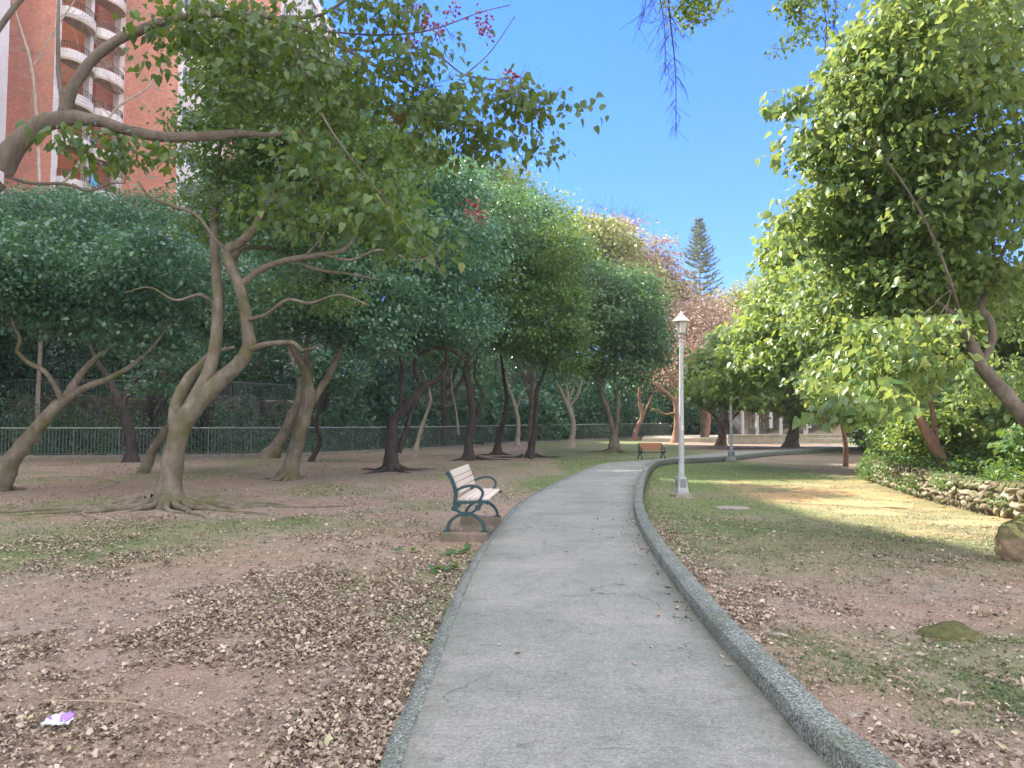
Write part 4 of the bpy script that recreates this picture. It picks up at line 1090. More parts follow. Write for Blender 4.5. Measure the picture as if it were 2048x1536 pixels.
# ---- the row going away
t = Tree('park_tree', 'tree with a mossy yellow-brown flared foot and three upright forks, second in the row', (575, 955), seed=15, group=ROWG)
t.limb([(576, 958, 0, 52), (590, 905, 0, 40), (605, 845, 0, 37), (617, 795, 0, 38), (616, 758, 0, 26), (600, 722, -.1, 22), (582, 690, -.2, 17), (566, 650, -.3, 11), (550, 610, -.4, 7)], trunk=True, attach=0.8)
t.limb([(620, 780, 0, 24), (618, 740, .2, 20), (612, 700, .3, 16), (622, 655, .4, 12), (642, 600, .5, 8)], attach=0.7)
t.limb([(612, 822, 0, 26), (632, 790, .1, 25), (655, 755, .2, 22), (676, 712, .3, 18), (702, 660, .5, 12), (732, 600, .7, 8)], attach=0.7)
t.crown([(560, 620, 0, 110, 60, 2.4), (700, 590, .5, 120, 80, 2.6), (640, 500, 0, 140, 80, 2.6), (740, 660, .5, 80, 60, 2)], 600, 40, 0.135, 'leaf_dark', spread=0.32)
t.roots(6, 1.3, 0.08); t.done()
t = Tree('park_tree', 'leaning rough brown trunk against the fence, left of the forked yellow-footed tree', (545, 915), seed=16, group=ROWG, bark='bark')
t.limb([(538, 917, 0, 46), (562, 880, 0, 34), (582, 840, 0, 30), (598, 800, 0, 26), (600, 760, 0, 20), (586, 720, 0, 16), (575, 680, 0, 10)], trunk=True, attach=0.7)
t.crown([(560, 560, 1, 130, 80, 3.2), (470, 700, 1, 70, 45, 2, .6)], 320, 36, 0.19, 'leaf_dark', spread=0.45, twig=0.012)
t.done()
t = Tree('park_tree', 'thin dark sapling with a crooked stem right of the forked yellow-footed tree', (622, 921), seed=17, group=ROWG, bark='bark_dark')
t.limb([(622, 922, 0, 14), (640, 882, 0, 13), (632, 840, 0, 12), (655, 800, 0, 10), (650, 765, 0, 8), (700, 752, 0, 4)], trunk=True, attach=0.6)
t.crown([(670, 740, 0, 60, 45, 1.6)], 110, 36, 0.16, 'leaf_dark', spread=0.36)
t.done()
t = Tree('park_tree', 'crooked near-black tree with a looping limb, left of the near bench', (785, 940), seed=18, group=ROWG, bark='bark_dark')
t.limb([(782, 942, 0, 44), (783, 890, 0, 34), (785, 850, 0, 31), (802, 824, 0, 30), (832, 792, 0, 28), (852, 770, 0, 22), (880, 757, 0, 13), (894, 730, 0, 9), (888, 690, 0, 7), (870, 650, 0, 5)], trunk=True, attach=0.8)
t.limb([(846, 775, 0, 13), (829, 742, 0, 12), (836, 712, 0, 12), (868, 697, 0, 12), (905, 701, 0, 10), (935, 720, .3, 7), (960, 690, .5, 5)], attach=0.8)
t.limb([(796, 905, .2, 20), (812, 862, .3, 15), (824, 820, .4, 9), (840, 790, .6, 6)], attach=0.8)
t.limb([(800, 824, -.1, 11), (803, 780, -.2, 10), (806, 735, -.2, 14), (796, 690, -.2, 14), (790, 640, -.2, 12), (796, 590, -.2, 8)], attach=0.6)
t.crown([(780, 580, 0, 150, 85, 3), (880, 500, .5, 140, 100, 3), (740, 480, .5, 120, 80, 2.6), (900, 640, .5, 90, 60, 2.4), (800, 680, 1, 90, 30, 2, .6), (790, 360, 1, 110, 80, 3), (900, 390, 1, 80, 60, 2.6)], 1050, 40, 0.15, 'leaf_dark', spread=0.38)
t.roots(7, 1.6, 0.08); t.done()
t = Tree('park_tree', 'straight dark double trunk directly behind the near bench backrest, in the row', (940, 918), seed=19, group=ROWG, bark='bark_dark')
t.limb([(938, 919, 0, 32), (938, 880, 0, 23), (945, 832, 0, 21), (940, 782, 0, 20), (932, 742, 0, 18), (935, 708, 0, 15), (930, 660, 0, 10)], trunk=True, attach=0.7)
t.limb([(944, 860, 0, 14), (958, 820, .3, 12), (966, 790, .4, 10), (950, 752, .5, 7), (955, 700, .6, 5)])
t.crown([(930, 560, .5, 130, 110, 3.4), (960, 440, 1, 110, 90, 3.4), (900, 700, 0, 70, 45, 2, .6), (870, 400, 1, 100, 80, 3)], 720, 40, 0.18, 'leaf_teal', spread=0.44, twig=0.012)
t.roots(5, 1.5, 0.07); t.done()
t = Tree('park_tree', 'slim dark trunk leaning right, first of the close pair past the bench', (994, 909), seed=20, group=ROWG, bark='bark_dark')
t.limb([(994, 910, 0, 22), (999, 870, 0, 15), (1010, 830, 0, 14), (1013, 792, 0, 12), (1006, 742, 0, 9), (1000, 690, 0, 6)], trunk=True, attach=0.7)
t.crown([(1010, 640, 0, 80, 70, 3.2), (1040, 500, 1, 90, 100, 3.6), (1060, 420, 1.5, 60, 40, 3)], 420, 38, 0.20, 'leaf_dark', spread=0.48, twig=0.013)
t.roots(4, 1.3, 0.06); t.done()
t = Tree('park_tree', 'slim dark trunk standing upright, last dark one before the pale forked tree', (1060, 914), seed=21, group=ROWG, bark='bark_dark')
t.limb([(1060, 915, 0, 25), (1067, 870, 0, 16), (1072, 822, 0, 15), (1074, 782, 0, 13), (1088, 745, 0, 9), (1100, 690, 0, 6)], trunk=True, attach=0.7)
t.crown([(1080, 640, 0, 95, 85, 3.2), (1100, 520, .5, 70, 75, 3), (1130, 700, .5, 60, 50, 2.4, .7)], 520, 40, 0.18, 'leaf_green', spread=0.44, twig=0.012)
t.roots(6, 1.8, 0.07); t.done()
t = Tree('park_tree', 'pale forked little tree in front of the fence, right of the dark trunks', (1142, 893), seed=22, group=ROWG, bark='bark_pale')
t.limb([(1141, 894, 0, 20), (1147, 860, 0, 14), (1144, 832, 0, 14), (1134, 808, 0, 13), (1122, 782, 0, 7), (1112, 762, 0, 4)], trunk=True, attach=0.7)
t.limb([(1136, 812, 0, 9), (1134, 780, 0, 8), (1125, 748, 0, 7), (1108, 735, 0, 5), (1100, 700, 0, 4)])
t.limb([(1141, 812, 0, 9), (1155, 790, 0, 8), (1161, 770, 0, 7), (1166, 742, 0, 5)])
t.limb([(1138, 800, 0, 5), (1146, 780, 0, 4), (1150, 760, 0, 3)])
t.crown([(1125, 700, 0, 60, 45, 2.4, .5), (1130, 620, 2, 60, 80, 3)], 240, 38, 0.22, 'leaf_dark', spread=0.55, twig=0.014)
t.done()
t = Tree('park_tree', 'tan bare trunk touching the fence between the two slim dark trunks', (1034, 891), seed=23, group=ROWG, bark='bark_pale')
t.limb([(1034, 892, 0, 14), (1037, 852, 0, 11), (1032, 817, 0, 11), (1020, 782, 0, 8), (1010, 752, 0, 5), (1000, 720, 0, 3)], trunk=True, attach=0.6)
t.limb([(1033, 820, 0, 5), (1045, 787, 0, 4), (1060, 770, 0, 3)])
t.crown([(1020, 740, 0, 45, 35, 2)], 40, 0, 0.1, leafless=2, spread=0.5, twig=0.014)
t.done()
t = Tree('park_tree', 'pale thin bare sapling left of the straight dark double trunk', (832, 897), seed=24, group=ROWG, bark='bark_pale')
t.limb([(832, 898, 0, 14), (842, 860, 0, 11), (852, 830, 0, 9), (862, 800, 0, 8), (856, 770, 0, 5), (846, 740, 0, 3)], trunk=True, attach=0.5)
t.limb([(918, 870, 0, 6), (912, 820, 0, 5), (903, 770, 0, 4), (908, 720, 0, 3)])
t.crown([(860, 780, 0, 60, 50, 2), (930, 760, 0, 60, 60, 2)], 60, 0, 0.1, leafless=2, spread=0.5, twig=0.012)
t.done()
t = Tree('park_tree', 'double stemmed tree left of the orange bench', (1228, 903), seed=25, group=ROWG, bark='bark')
t.limb([(1228, 904, 0, 32), (1227, 870, 0, 20), (1218, 830, 0, 15), (1205, 792, 0, 13), (1192, 752, 0, 10), (1196, 700, 0, 6)], trunk=True, attach=0.7)
t.limb([(1229, 880, 0, 15), (1234, 840, 0, 13), (1235, 800, 0, 11), (1230, 762, 0, 9), (1226, 700, 0, 6)], attach=.7)
t.crown([(1200, 650, 0, 90, 80, 3.4), (1260, 620, .5, 70, 90, 3.2), (1160, 570, 1, 60, 60, 3), (1300, 690, .5, 45, 50, 2.4), (1230, 740, 0, 90, 30, 2.4, .7)], 720, 40, 0.20, 'leaf_teal', spread=0.48, twig=0.012)
t.roots(5, 1.2, 0.07); t.done()
t = Tree('park_tree', 'thin leaning reddish tree just above the orange bench', (1268, 880), seed=26, group=ROWG, bark='bark_red')
t.limb([(1267, 881, 0, 14), (1275, 852, 0, 11), (1284, 832, 0, 11), (1278, 792, 0, 9), (1286, 752, 0, 6)], trunk=True)
t.limb([(1284, 832, 0, 7), (1300, 802, 0, 6), (1312, 762, 0, 4)])
t.crown([(1290, 720, 0, 50, 50, 3)], 120, 30, 0.24, 'leaf_dark', spread=0.6, twig=0.016)
t.done()
t = Tree('park_tree', 'pinkish bare-limbed tree directly behind the near lamp post', (1352, 884), seed=27, group=ROWG, bark='bark_red')
t.limb([(1350, 885, 0, 20), (1353, 850, 0, 15), (1352, 815, 0, 14), (1346, 797, 0, 12), (1322, 777, 0, 9), (1302, 763, 0, 7), (1285, 750, 0, 4)], trunk=True, attach=0.5)
t.limb([(1352, 812, 0, 12), (1360, 770, 0, 10), (1370, 732, 0, 8), (1380, 690, 0, 5), (1390, 660, 0, 3)])
t.limb([(1352, 825, 0, 6), (1330, 828, 0, 5), (1310, 818, 0, 4), (1300, 822, 0, 2)])
t.crown([(1340, 720, 0, 60, 55, 3), (1390, 680, 0, 50, 80, 3)], 150, 6, 0.22, 'leaf_red', leafless=2, spread=0.8, twig=0.018)
t.done()
t = Tree('park_tree', 'brown trunk between the near lamp post and the sunlit forked tree', (1407, 878), seed=28, group=ROWG, bark='bark')
t.limb([(1408, 879, 0, 18), (1406, 850, 0, 13), (1404, 820, 0, 12), (1400, 780, 0, 8)], trunk=True, attach=0.5)
t.crown([(1400, 780, 0, 45, 30, 2.4)], 70, 30, 0.24, 'leaf_green', spread=0.6, twig=0.016)
t.done()

# ---- sunlit trees beyond the path
SUNG = 'sunlit broad leaved trees around the far path'
t = Tree('broadleaf_tree', 'sunlit forked tree with pale yellow-green leaves left of the second lamp post', (1443, 890), seed=31, group=SUNG, bark='bark_red')
t.limb([(1442, 891, 0, 26), (1447, 855, 0, 19), (1452, 842, 0, 14), (1452, 812, 0, 11), (1450, 780, 0, 9), (1452, 730, -.6, 7)], trunk=True, attach=0.6)
t.limb([(1447, 860, 0, 13), (1426, 828, 0, 11), (1400, 810, -.5, 9), (1382, 782, -1, 6)], attach=.5)
t.limb([(1452, 852, 0, 9), (1476, 825, -.5, 7), (1502, 800, -1, 5), (1530, 760, -2, 4)], attach=.5)
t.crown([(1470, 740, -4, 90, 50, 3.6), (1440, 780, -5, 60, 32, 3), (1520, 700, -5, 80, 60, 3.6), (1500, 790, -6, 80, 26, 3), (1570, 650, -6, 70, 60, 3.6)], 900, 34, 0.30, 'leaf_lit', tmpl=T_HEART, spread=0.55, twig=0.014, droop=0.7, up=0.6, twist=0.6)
t.done()
t = Tree('broadleaf_tree', 'thick leaning trunk with hanging ivy-like leaves at the edge of the plaza', (1584, 893), seed=32, group=SUNG, bark='bark')
t.limb([(1582, 894, 0, 38), (1590, 850, 0, 27), (1602, 812, 0, 22), (1598, 772, 0, 15), (1580, 730, -.5, 9), (1570, 680, -1, 6)], trunk=True, attach=0.4)
t.limb([(1600, 815, 0, 14), (1630, 780, -.5, 10), (1660, 740, -1, 7)], attach=.4)
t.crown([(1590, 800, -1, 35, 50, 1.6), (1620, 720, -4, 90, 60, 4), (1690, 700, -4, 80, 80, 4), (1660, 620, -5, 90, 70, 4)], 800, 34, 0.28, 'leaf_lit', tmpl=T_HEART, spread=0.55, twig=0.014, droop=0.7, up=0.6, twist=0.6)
t.done()
t = Tree('broadleaf_tree', 'tall bright tree rising between the second lamp post and the dark shrubby bank', None, base_w=(15.5, 35), seed=33, group=SUNG, bark='bark_red', D=32)
t.limb([(15.5, 35, -.4, .13), (15.3, 34.6, 1.0, .11), (14.6, 34, 3.0, .09), (13.6, 33, 5.2, .10), (12.8, 32, 7.4, .05)], world=True, attach=.4)
t.limb([(14.9, 34.2, 2.4, .06), (13.4, 33.4, 3.4, .08), (12.0, 33, 4.2, .05), (10.8, 32.5, 4.6, .03)], world=True, attach=.3)
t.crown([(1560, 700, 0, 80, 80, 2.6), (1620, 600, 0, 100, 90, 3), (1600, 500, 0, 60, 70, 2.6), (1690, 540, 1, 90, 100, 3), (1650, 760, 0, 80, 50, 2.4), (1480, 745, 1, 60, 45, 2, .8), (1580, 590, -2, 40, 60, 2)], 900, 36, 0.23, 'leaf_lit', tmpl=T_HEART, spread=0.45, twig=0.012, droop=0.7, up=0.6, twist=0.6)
t.done()

# ---- right foreground tree
t = Tree('hibiscus_tree', 'large heart-leaved tree filling the right side, trunk slanting in from the right edge', None, base_w=(9.6, 10.0), seed=34, bark='bark_limb', D=10.5)
t.limb([(9.6, 10.0, .0, .19), (9.1, 10.2, .6, .16), (8.2, 10.4, 1.0, .135), (7.35, 10.5, 1.55, .115), (6.85, 10.5, 2.1, .10), (6.55, 10.5, 2.5, .092), (6.46, 10.5, 2.75, .085)], world=True, attach=0.5)
t.limb([(1960, 715, 0, 30), (1938, 675, 0, 22), (1916, 640, 0, 20), (1884, 610, .2, 13), (1845, 585, .4, 9), (1790, 540, .8, 6), (1740, 470, 1, 4)], attach=0.3)
t.limb([(1966, 722, 0, 28), (1984, 680, 0, 22), (1981, 642, 0, 21), (1962, 612, 0, 18), (1982, 570, 0, 13), (1990, 520, .2, 10), (1970, 440, .5, 8), (1900, 330, .8, 6), (1830, 240, 1, 4)], attach=0.3)
t.limb([(1990, 545, 0, 10), (2030, 440, -.4, 9), (2060, 300, -.6, 8), (2040, 160, -.8, 6), (1980, 60, -1, 5)], attach=.2)
t.limb([(1925, 650, 0, 10), (1900, 560, -.6, 9), (1850, 440, -.8, 7), (1780, 330, -.8, 6), (1700, 250, -.8, 4)], attach=.2)
t.crown([(1850, 90, -1, 190, 130, 1.8), (1990, 30, 0, 100, 90, 1.5), (1780, 30, -.5, 90, 60, 1.2), (1780, 250, 0, 170, 130, 1.8), (1960, 260, 0, 150, 160, 1.8), (1735, 400, .8, 90, 120, 1.4), (1720, 260, .8, 75, 110, 1.2, .8), (1830, 430, .5, 150, 120, 1.8), (1990, 470, 0, 110, 120, 1.5), (1750, 560, 1.2, 110, 90, 1.4), (1890, 570, .8, 120, 60, 1.2, .7), (1820, 680, -.5, 85, 60, 1.0, .8), (1990, 620, 1.5, 100, 60, 1), (1760, 130, -.5, 100, 90, 1.2), (1690, 590, 2.2, 90, 80, 1.4), (1760, 640, 1.5, 80, 70, 1.2), (1880, 650, 2.0, 70, 40, 1, .7), (1720, 720, 2.0, 70, 70, 1.2), (1800, 760, 2.5, 60, 45, 1.0), (1990, 760, 2.5, 60, 60, .9, .7)], 1750, 23, 0.096, 'leaf_hib', tmpl=T_HEART, spread=0.18, twig=0.006, droop=0.75, up=0.65, twist=0.6, leafless=1)
t.crown([(1590, 205, .8, 34, 22, .5), (1600, 290, .8, 36, 26, .5), (1620, 430, 1, 50, 60, .8), (1760, 720, 0, 50, 90, .6), (1690, 830, -1, 50, 25, .4), (1740, 800, -1, 40, 40, .4)], 110, 14, 0.13, 'leaf_hib', tmpl=T_HEART, spread=0.18, twig=0.006, droop=0.8, up=0.6, twist=0.6, name='outer_leaves')
t.done()
t = Tree('hibiscus_tree', 'twin stemmed tree growing out of the bank just above the stone wall', None, base_w=(12.4, 21.5), seed=35, bark='bark_red', D=21.5)
t.limb([(1886, 925, 0, 34), (1856, 870, 0, 30), (1825, 812, 0, 27), (1800, 772, 0, 22), (1772, 742, 0, 16), (1740, 700, 0, 11), (1720, 640, 0, 8)], trunk=True, attach=.5)
t.limb([(1878, 910, 0.1, 16), (1868, 845, 0.2, 14), (1862, 782, .3, 12), (1880, 735, .4, 9), (1890, 680, .5, 6)], attach=.5)
t.crown([(1720, 620, 0, 130, 100, 2.6), (1850, 600, 0, 130, 100, 2.6), (1700, 760, .5, 90, 60, 2), (1950, 640, 1, 110, 90, 2.6), (1800, 480, 0, 150, 100, 2.6)], 820, 34, 0.16, 'leaf_hib', tmpl=T_HEART, spread=0.36, twig=0.010, droop=0.6, up=0.65, twist=0.6)
t.done()

# ---- limb reaching over from a tree just outside the left edge
t = Tree('overhanging_tree', 'tree whose thick grey limb enters at the left edge, with hanging leafy twigs', None, base_w=(-5.4, 4.4), seed=41, bark='bark_limb', D=5.2)
t.wf = 0.82
t.limb([(-5.4, 4.4, -.1, .30), (-5.2, 4.5, .8, .24), (-4.9, 4.7, 1.7, .20), (-4.4, 4.9, 2.4, .16), (-4.0, 5.1, 2.93, .105), (-3.64, 5.2, 3.34, .088)], world=True, attach=1)
t.limb([(0, 340, 0, 58), (30, 292, 0, 50), (72, 254, 0, 44), (130, 237, 0, 42), (196, 242, 0, 29), (262, 262, .05, 26), (330, 274, .1, 26), (420, 272, .1, 23), (480, 266, .15, 18), (545, 270, .2, 12), (592, 262, .2, 8), (640, 290, .3, 5), (720, 330, .4, 3)], attach=0.5, sides=16)
t.limb([(128, 240, 0, 38), (134, 212, 0, 31), (150, 168, 0, 27), (186, 118, 0, 25), (236, 80, .05, 24), (300, 52, .1, 21), (372, 34, .15, 18), (450, 28, .2, 16), (540, 34, .25, 14), (620, 62, .3, 11), (690, 98, .35, 9), (750, 130, .4, 7), (820, 172, .4, 5), (900, 215, .5, 3)], attach=0.35, sides=16)
t.limb([(560, 34, .25, 10), (640, 30, .3, 8), (720, -20, .3, 6), (800, -60, .3, 4)], attach=.2)
t.limb([(690, 98, .35, 6), (780, 105, .4, 5), (870, 110, .5, 5), (930, 150, .5, 4), (1000, 160, .5, 3)], attach=.2)
t.limb([(640, 62, .3, 5), (760, 70, .4, 5), (860, 60, .5, 4), (960, 25, .5, 3), (1020, 10, .5, 2)], attach=.3)
t.limb([(930, 150, .5, 4), (975, 110, .5, 3), (1005, 70, .5, 2.5), (1030, 32, .5, 1.5)], attach=.8)
t.limb([(560, 40, .25, 6), (600, 130, 0, 5), (650, 240, -.1, 5), (720, 340, -.2, 4), (790, 420, -.2, 3), (850, 500, -.2, 2.5), (890, 555, -.2, 1.5)], attach=.15)
t.limb([(10, 352, 0, 9), (60, 366, .1, 8), (128, 368, .1, 8), (180, 381, .1, 7), (216, 368, .1, 5), (250, 366, .1, 3)], attach=.9)
t.limb([(-60, 370, 0, 30), (-10, 312, .2, 26), (22, 285, .25, 24), (44, 268, .3, 17)], attach=1.0)
t.limb([(-120, 300, 0, 20), (-40, 120, 0, 17), (10, 40, 0, 14), (60, -20, 0, 11), (140, -90, 0, 8)], attach=.6)
t.limb([(130, 232, 0, 14), (118, 150, .1, 11), (116, 60, .1, 9), (118, -20, .2, 7)], attach=.8)
t.crown([(430, 60, .2, 110, 60, .5), (560, 100, .2, 120, 80, .6), (700, 50, .3, 110, 60, .6, .45), (820, 50, .4, 90, 60, .6, .4), (660, 190, .2, 100, 60, .5, .8), (800, 170, .4, 120, 60, .6, .8), (930, 205, .5, 90, 45, .5, .7), (1030, 210, .5, 60, 40, .4, .8), (1090, 215, .5, 50, 30, .3, .6), (860, 270, .4, 110, 50, .5, .7), (980, 270, .5, 60, 35, .4, .7), (500, 180, .2, 90, 60, .5, .7)],
        400, 11, 0.056, 'leaf_near', tmpl=T_HEART, spread=0.10, twig=0.0032, droop=0.9, up=0.6, twist=0.6, shell=0.2, leafless=2)
t.crown([(720, 400, -.2, 90, 60, .4), (820, 480, -.2, 80, 50, .3), (660, 330, 0, 80, 50, .4), (300, 310, .1, 60, 18, .3), (200, 300, .1, 80, 35, .4), (1060, 300, .5, 40, 20, .2), (1140, 215, .5, 25, 12, .2), (300, 90, 0, 20, 60, .2), (580, 420, .2, 80, 60, .3)],
        150, 10, 0.058, 'leaf_near', tmpl=T_HEART, spread=0.11, twig=0.003, droop=1.0, up=0.6, twist=0.6, shell=0.2, name='hanging_leaves')
# seed clusters
rg = np.random.default_rng(5)
for (u, v, r) in [(860, 40, 14), (905, 20, 14), (965, 40, 16), (970, 70, 14), (875, 60, 12), (822, 85, 10), (800, 238, 12), (1015, 190, 12), (1020, 150, 10), (940, 415, 14), (955, 432, 12), (895, 245, 9), (830, 20, 12)]:
    c = at(u, v, 5.6); pos = c + rg.normal(0, r * 5.6 / 1500 * 0.6, (34, 3))
    leaves_mesh('seed_cluster', pos, unit(pos - c), rg.normal(size=pos.shape), np.full(len(pos), 0.028), rg.uniform(0, 1, len(pos)), T_HEART, M['seed_capsule'], t.t, t.b)
t.done()

# ---- leafless tree in front of the building
t = Tree('bare_tree', 'leafless tree with a whitish stem and fine twigs in front of the red tower', None, base_w=(-29.7, 46.5), seed=42, bark='bark_pale', D=46.5)
t.limb([(76, 790, 0, 12), (84, 600, 0, 11), (80, 400, 0, 10), (72, 230, 0, 9), (62, 130, 0, 9), (42, 60, 0, 7), (20, -10, 0, 5)], trunk=True, attach=.6)
t.limb([(82, 420, 0, 9), (180, 300, 0, 8), (230, 220, 0, 7), (300, 170, 0, 5), (340, 90, 0, 3)], attach=.3)
t.limb([(68, 130, 0, 6), (110, 60, 0, 5), (150, 0, 0, 4)], attach=.3)
t.crown([(150, 120, 0, 130, 110, 2.5), (280, 190, 0, 90, 90, 2), (40, 150, 0, 60, 110, 2), (250, 40, 0, 110, 60, 2)], 120, 0, 0.1, leafless=3, spread=1.2, twig=0.018)
t.done()

# ---- overhead twigs at the top: a tree outside the right edge
t = Tree('overhead_tree', 'tree with bare drooping twigs and small dark sprays hanging into the open sky', None, base_w=(6.9, 1.2), seed=43, bark='bark_dark', D=7)
t.limb([(6.9, 1.2, -.1, .26), (6.8, 1.6, 2.5, .22), (6.2, 2.8, 5.0, .18), (5.0, 4.4, 6.9, .13), (3.6, 5.8, 7.7, .09), (2.2, 6.8, 7.6, .05), (1.2, 7.0, 7.2, .02)], world=True, attach=.5)
def droop_twig(u0, v0, u1, v1, D, w, nside, sl):
    P, r = t.limb([(u0, v0, D - 7, w), ((u0 * 2 + u1) / 3, (v0 * 2 + v1) / 3, D - 7, w * .8), ((u0 + 2 * u1) / 3 + 6, (v0 + 2 * v1) / 3, D - 7, w * .5), (u1, v1, D - 7, 1.0)], attach=.9, sides=5, rough=0.02)
    rg = t.rng; TPs = []; n = nside
    for i in range(n):
        k_ = rg.integers(2, len(P) - 1); sgn = 1 if rg.random() < .5 else -1; L = sl * rg.uniform(.4, 1.2) * (1.2 - k_ / len(P))
        tt_ = np.linspace(0, 1, 6)[:, None]
        TPs.append(P[k_] + tt_ * np.array([sgn * L * .55, rg.normal(0, .2) * L, 0]) + tt_ ** 1.6 * np.array([0, 0, -L * .85]))
    TPs = np.array(TPs); V, Qd = tubes_arrays(TPs, np.full((n, 6), .0028) * np.linspace(1, .5, 6), 4); t.Q.add(V, Qd)
    ii = rg.integers(0, n, n * 3); kk = rg.integers(1, 5, n * 3); p = TPs[ii, kk]; d = np.column_stack([rg.normal(0, .6, n * 3), rg.normal(0, .3, n * 3), -np.ones(n * 3)]); L = rg.uniform(.05, .16, n * 3)
    PP = p[:, None] + d[:, None] * np.linspace(0, 1, 4)[None, :, None] * L[:, None, None]
    V, Qd = tubes_arrays(PP, np.full((n * 3, 4), .0017), 3); t.Q.add(V, Qd)
droop_twig(1330, -120, 1352, 270, 7, 7, 34, .38)
droop_twig(1300, -100, 1278, 60, 7, 5, 14, .25)
droop_twig(1310, -120, 1330, 150, 7, 5, 22, .3)
droop_twig(1640, -60, 1650, 100, 7, 5, 6, .12)
droop_twig(1660, -80, 1668, 60, 7, 6, 6, .12)
t.crown([(1390, 10, 0, 42, 38, .3), (1420, -5, 0, 40, 20, .3), (1615, 15, 0, 50, 45, .4), (1580, 85, 0, 28, 22, .2, .6)], 70, 26, 0.045, 'leaf_near', spread=0.07, twig=0.003, droop=.6)
t.crown([(1.5, 5.5, 8.5, 2.5, 2.5, .8), (4.5, 4, 8.5, 2.5, 2.5, 1.0)], 150, 20, 0.09, 'leaf_near', spread=0.25, twig=0.006, world=True, name='upper_leaves')
t.done()

# ------------------------------------------------------------------ far trees with a character of their own
BG = 'tall trees behind the fence at the far end'
def bgtree(name, label, x, y, h, blobs, ncl, per, size, mat, bark, seed, group=BG, leafless=0, r=.3, spread=1.0, **kw):
    t = Tree(name, label, None, base_w=(x, y), seed=seed, bark=bark, D=y, group=group)
    z = t.b[2]; n = np.random.default_rng(seed)
    t.limb([(x, y, z - .3, r), (x + n.normal(0, .3), y, z + h * .25, r * .8), (x + n.normal(0, .5), y, z + h * .5, r * .55), (x + n.normal(0, .8), y, z + h * .8, r * .2)], world=True, attach=.35)
    for q in range(4):
        a = n.uniform(0, 2 * PI); c, s_ = math.cos(a), math.sin(a)
        t.limb([(x, y, z + h * (.22 + .06 * q), r * .5), (x + c * h * .12, y + s_ * h * .12, z + h * (.4 + .05 * q), r * .35), (x + c * h * .25, y + s_ * h * .25, z + h * (.58 + .06 * q), r * .15)], world=True, attach=.3)
    t.crown(blobs, ncl, per, size, mat, spread=spread, twig=kw.pop('twig', 0.02), leafless=leafless, **kw)
    return t.done()
bgtree('tall_tree', 'tall olive and yellow-green tree above the dark row, centre of the view', 9.5, 78, 21,
       [(1200, 560, 0, 90, 100, 5), (1180, 480, 0, 75, 50, 5), (1250, 600, -2, 70, 80, 5), (1290, 680, -3, 50, 60, 4), (1130, 520, 2, 50, 60, 4)], 700, 44, 0.42, 'leaf_olive', 'bark', 51)
bgtree('tall_tree', 'brown withered crown with bare twigs sticking up behind the olive tree', 12, 92, 24,
       [(1190, 480, 0, 85, 42, 5), (1280, 540, 2, 75, 55, 5), (1320, 600, 2, 55, 50, 4)], 420, 40, 0.40, 'leaf_brown', 'bark_red', 52)
t = Tree('bare_tree', 'bare leafless treetop reaching into the sky left of the conifer', None, base_w=(13, 100), seed=53, bark='bark_dark', D=100)
t.limb([(13, 100, 0, .4), (13.5, 100, 12, .3), (14, 100, 22, .12)], world=True, attach=.4)
t.crown([(1210, 440, 0, 80, 28, 3), (1265, 460, 0, 30, 40, 3)], 70, 0, .1, leafless=2, spread=1.6, twig=0.03)
t.done()
bgtree('tall_tree', 'brown leafed tree crown directly left of the conifer', 24, 98, 18,
       [(1330, 600, 0, 45, 50, 5), (1290, 570, 0, 50, 55, 4), (1350, 660, 0, 60, 40, 4)], 380, 44, 0.40, 'leaf_brown', 'bark', 54)
bgtree('tall_tree', 'reddish brown tree with fine dry twigs behind the near lamp post top', 18.5, 72, 11,
       [(1385, 680, 0, 52, 75, 4), (1350, 730, -4, 50, 50, 4), (1410, 640, 2, 45, 45, 3)], 420, 40, 0.26, 'leaf_red', 'bark_red', 55, leafless=1)
bgtree('tall_tree', 'light green round tree right of the conifer', 25, 80, 12,
       [(1480, 640, 0, 65, 65, 4), (1530, 610, 0, 50, 55, 4), (1450, 720, 0, 50, 60, 4)], 460, 46, 0.32, 'leaf_olive', 'bark', 56)
bgtree('tall_tree', 'bright green tree top catching the sun above the dark row on the left', 1.5, 58, 16,
       [(1000, 400, 0, 55, 70, 4), (1080, 440, 0, 55, 40, 4), (1100, 520, 1, 60, 60, 4), (1030, 520, 0, 80, 90, 4)], 560, 46, 0.30, 'leaf_lit', 'bark', 57)
bgtree('tall_tree', 'dark glossy tree in front of the red tower, behind the leaning left tree', -21, 43.5, 12,
       [(120, 440, 0, 150, 60, 4), (250, 470, 0, 130, 60, 4), (60, 520, 0, 110, 100, 4)], 620, 46, 0.24, 'leaf_dark', 'bark_dark', 58, spread=.6)
bgtree('tall_tree', 'dark tree in front of the red tower, right of the big forked trunk', -12, 47, 14,
       [(480, 420, 0, 110, 90, 4), (600, 400, 0, 100, 110, 4), (380, 520, 0, 110, 80, 4), (700, 350, 0, 90, 110, 4)], 760, 46, 0.24, 'leaf_dark', 'bark_dark', 59, spread=.6)
bgtree('tall_tree', 'broad dark tree filling the gap over the middle of the dark row', -4.5, 53, 15,
       [(820, 420, 0, 110, 100, 4), (900, 560, 0, 110, 100, 4), (920, 370, 1, 60, 60, 4)], 620, 46, 0.26, 'leaf_dark', 'bark_dark', 60, spread=.7)

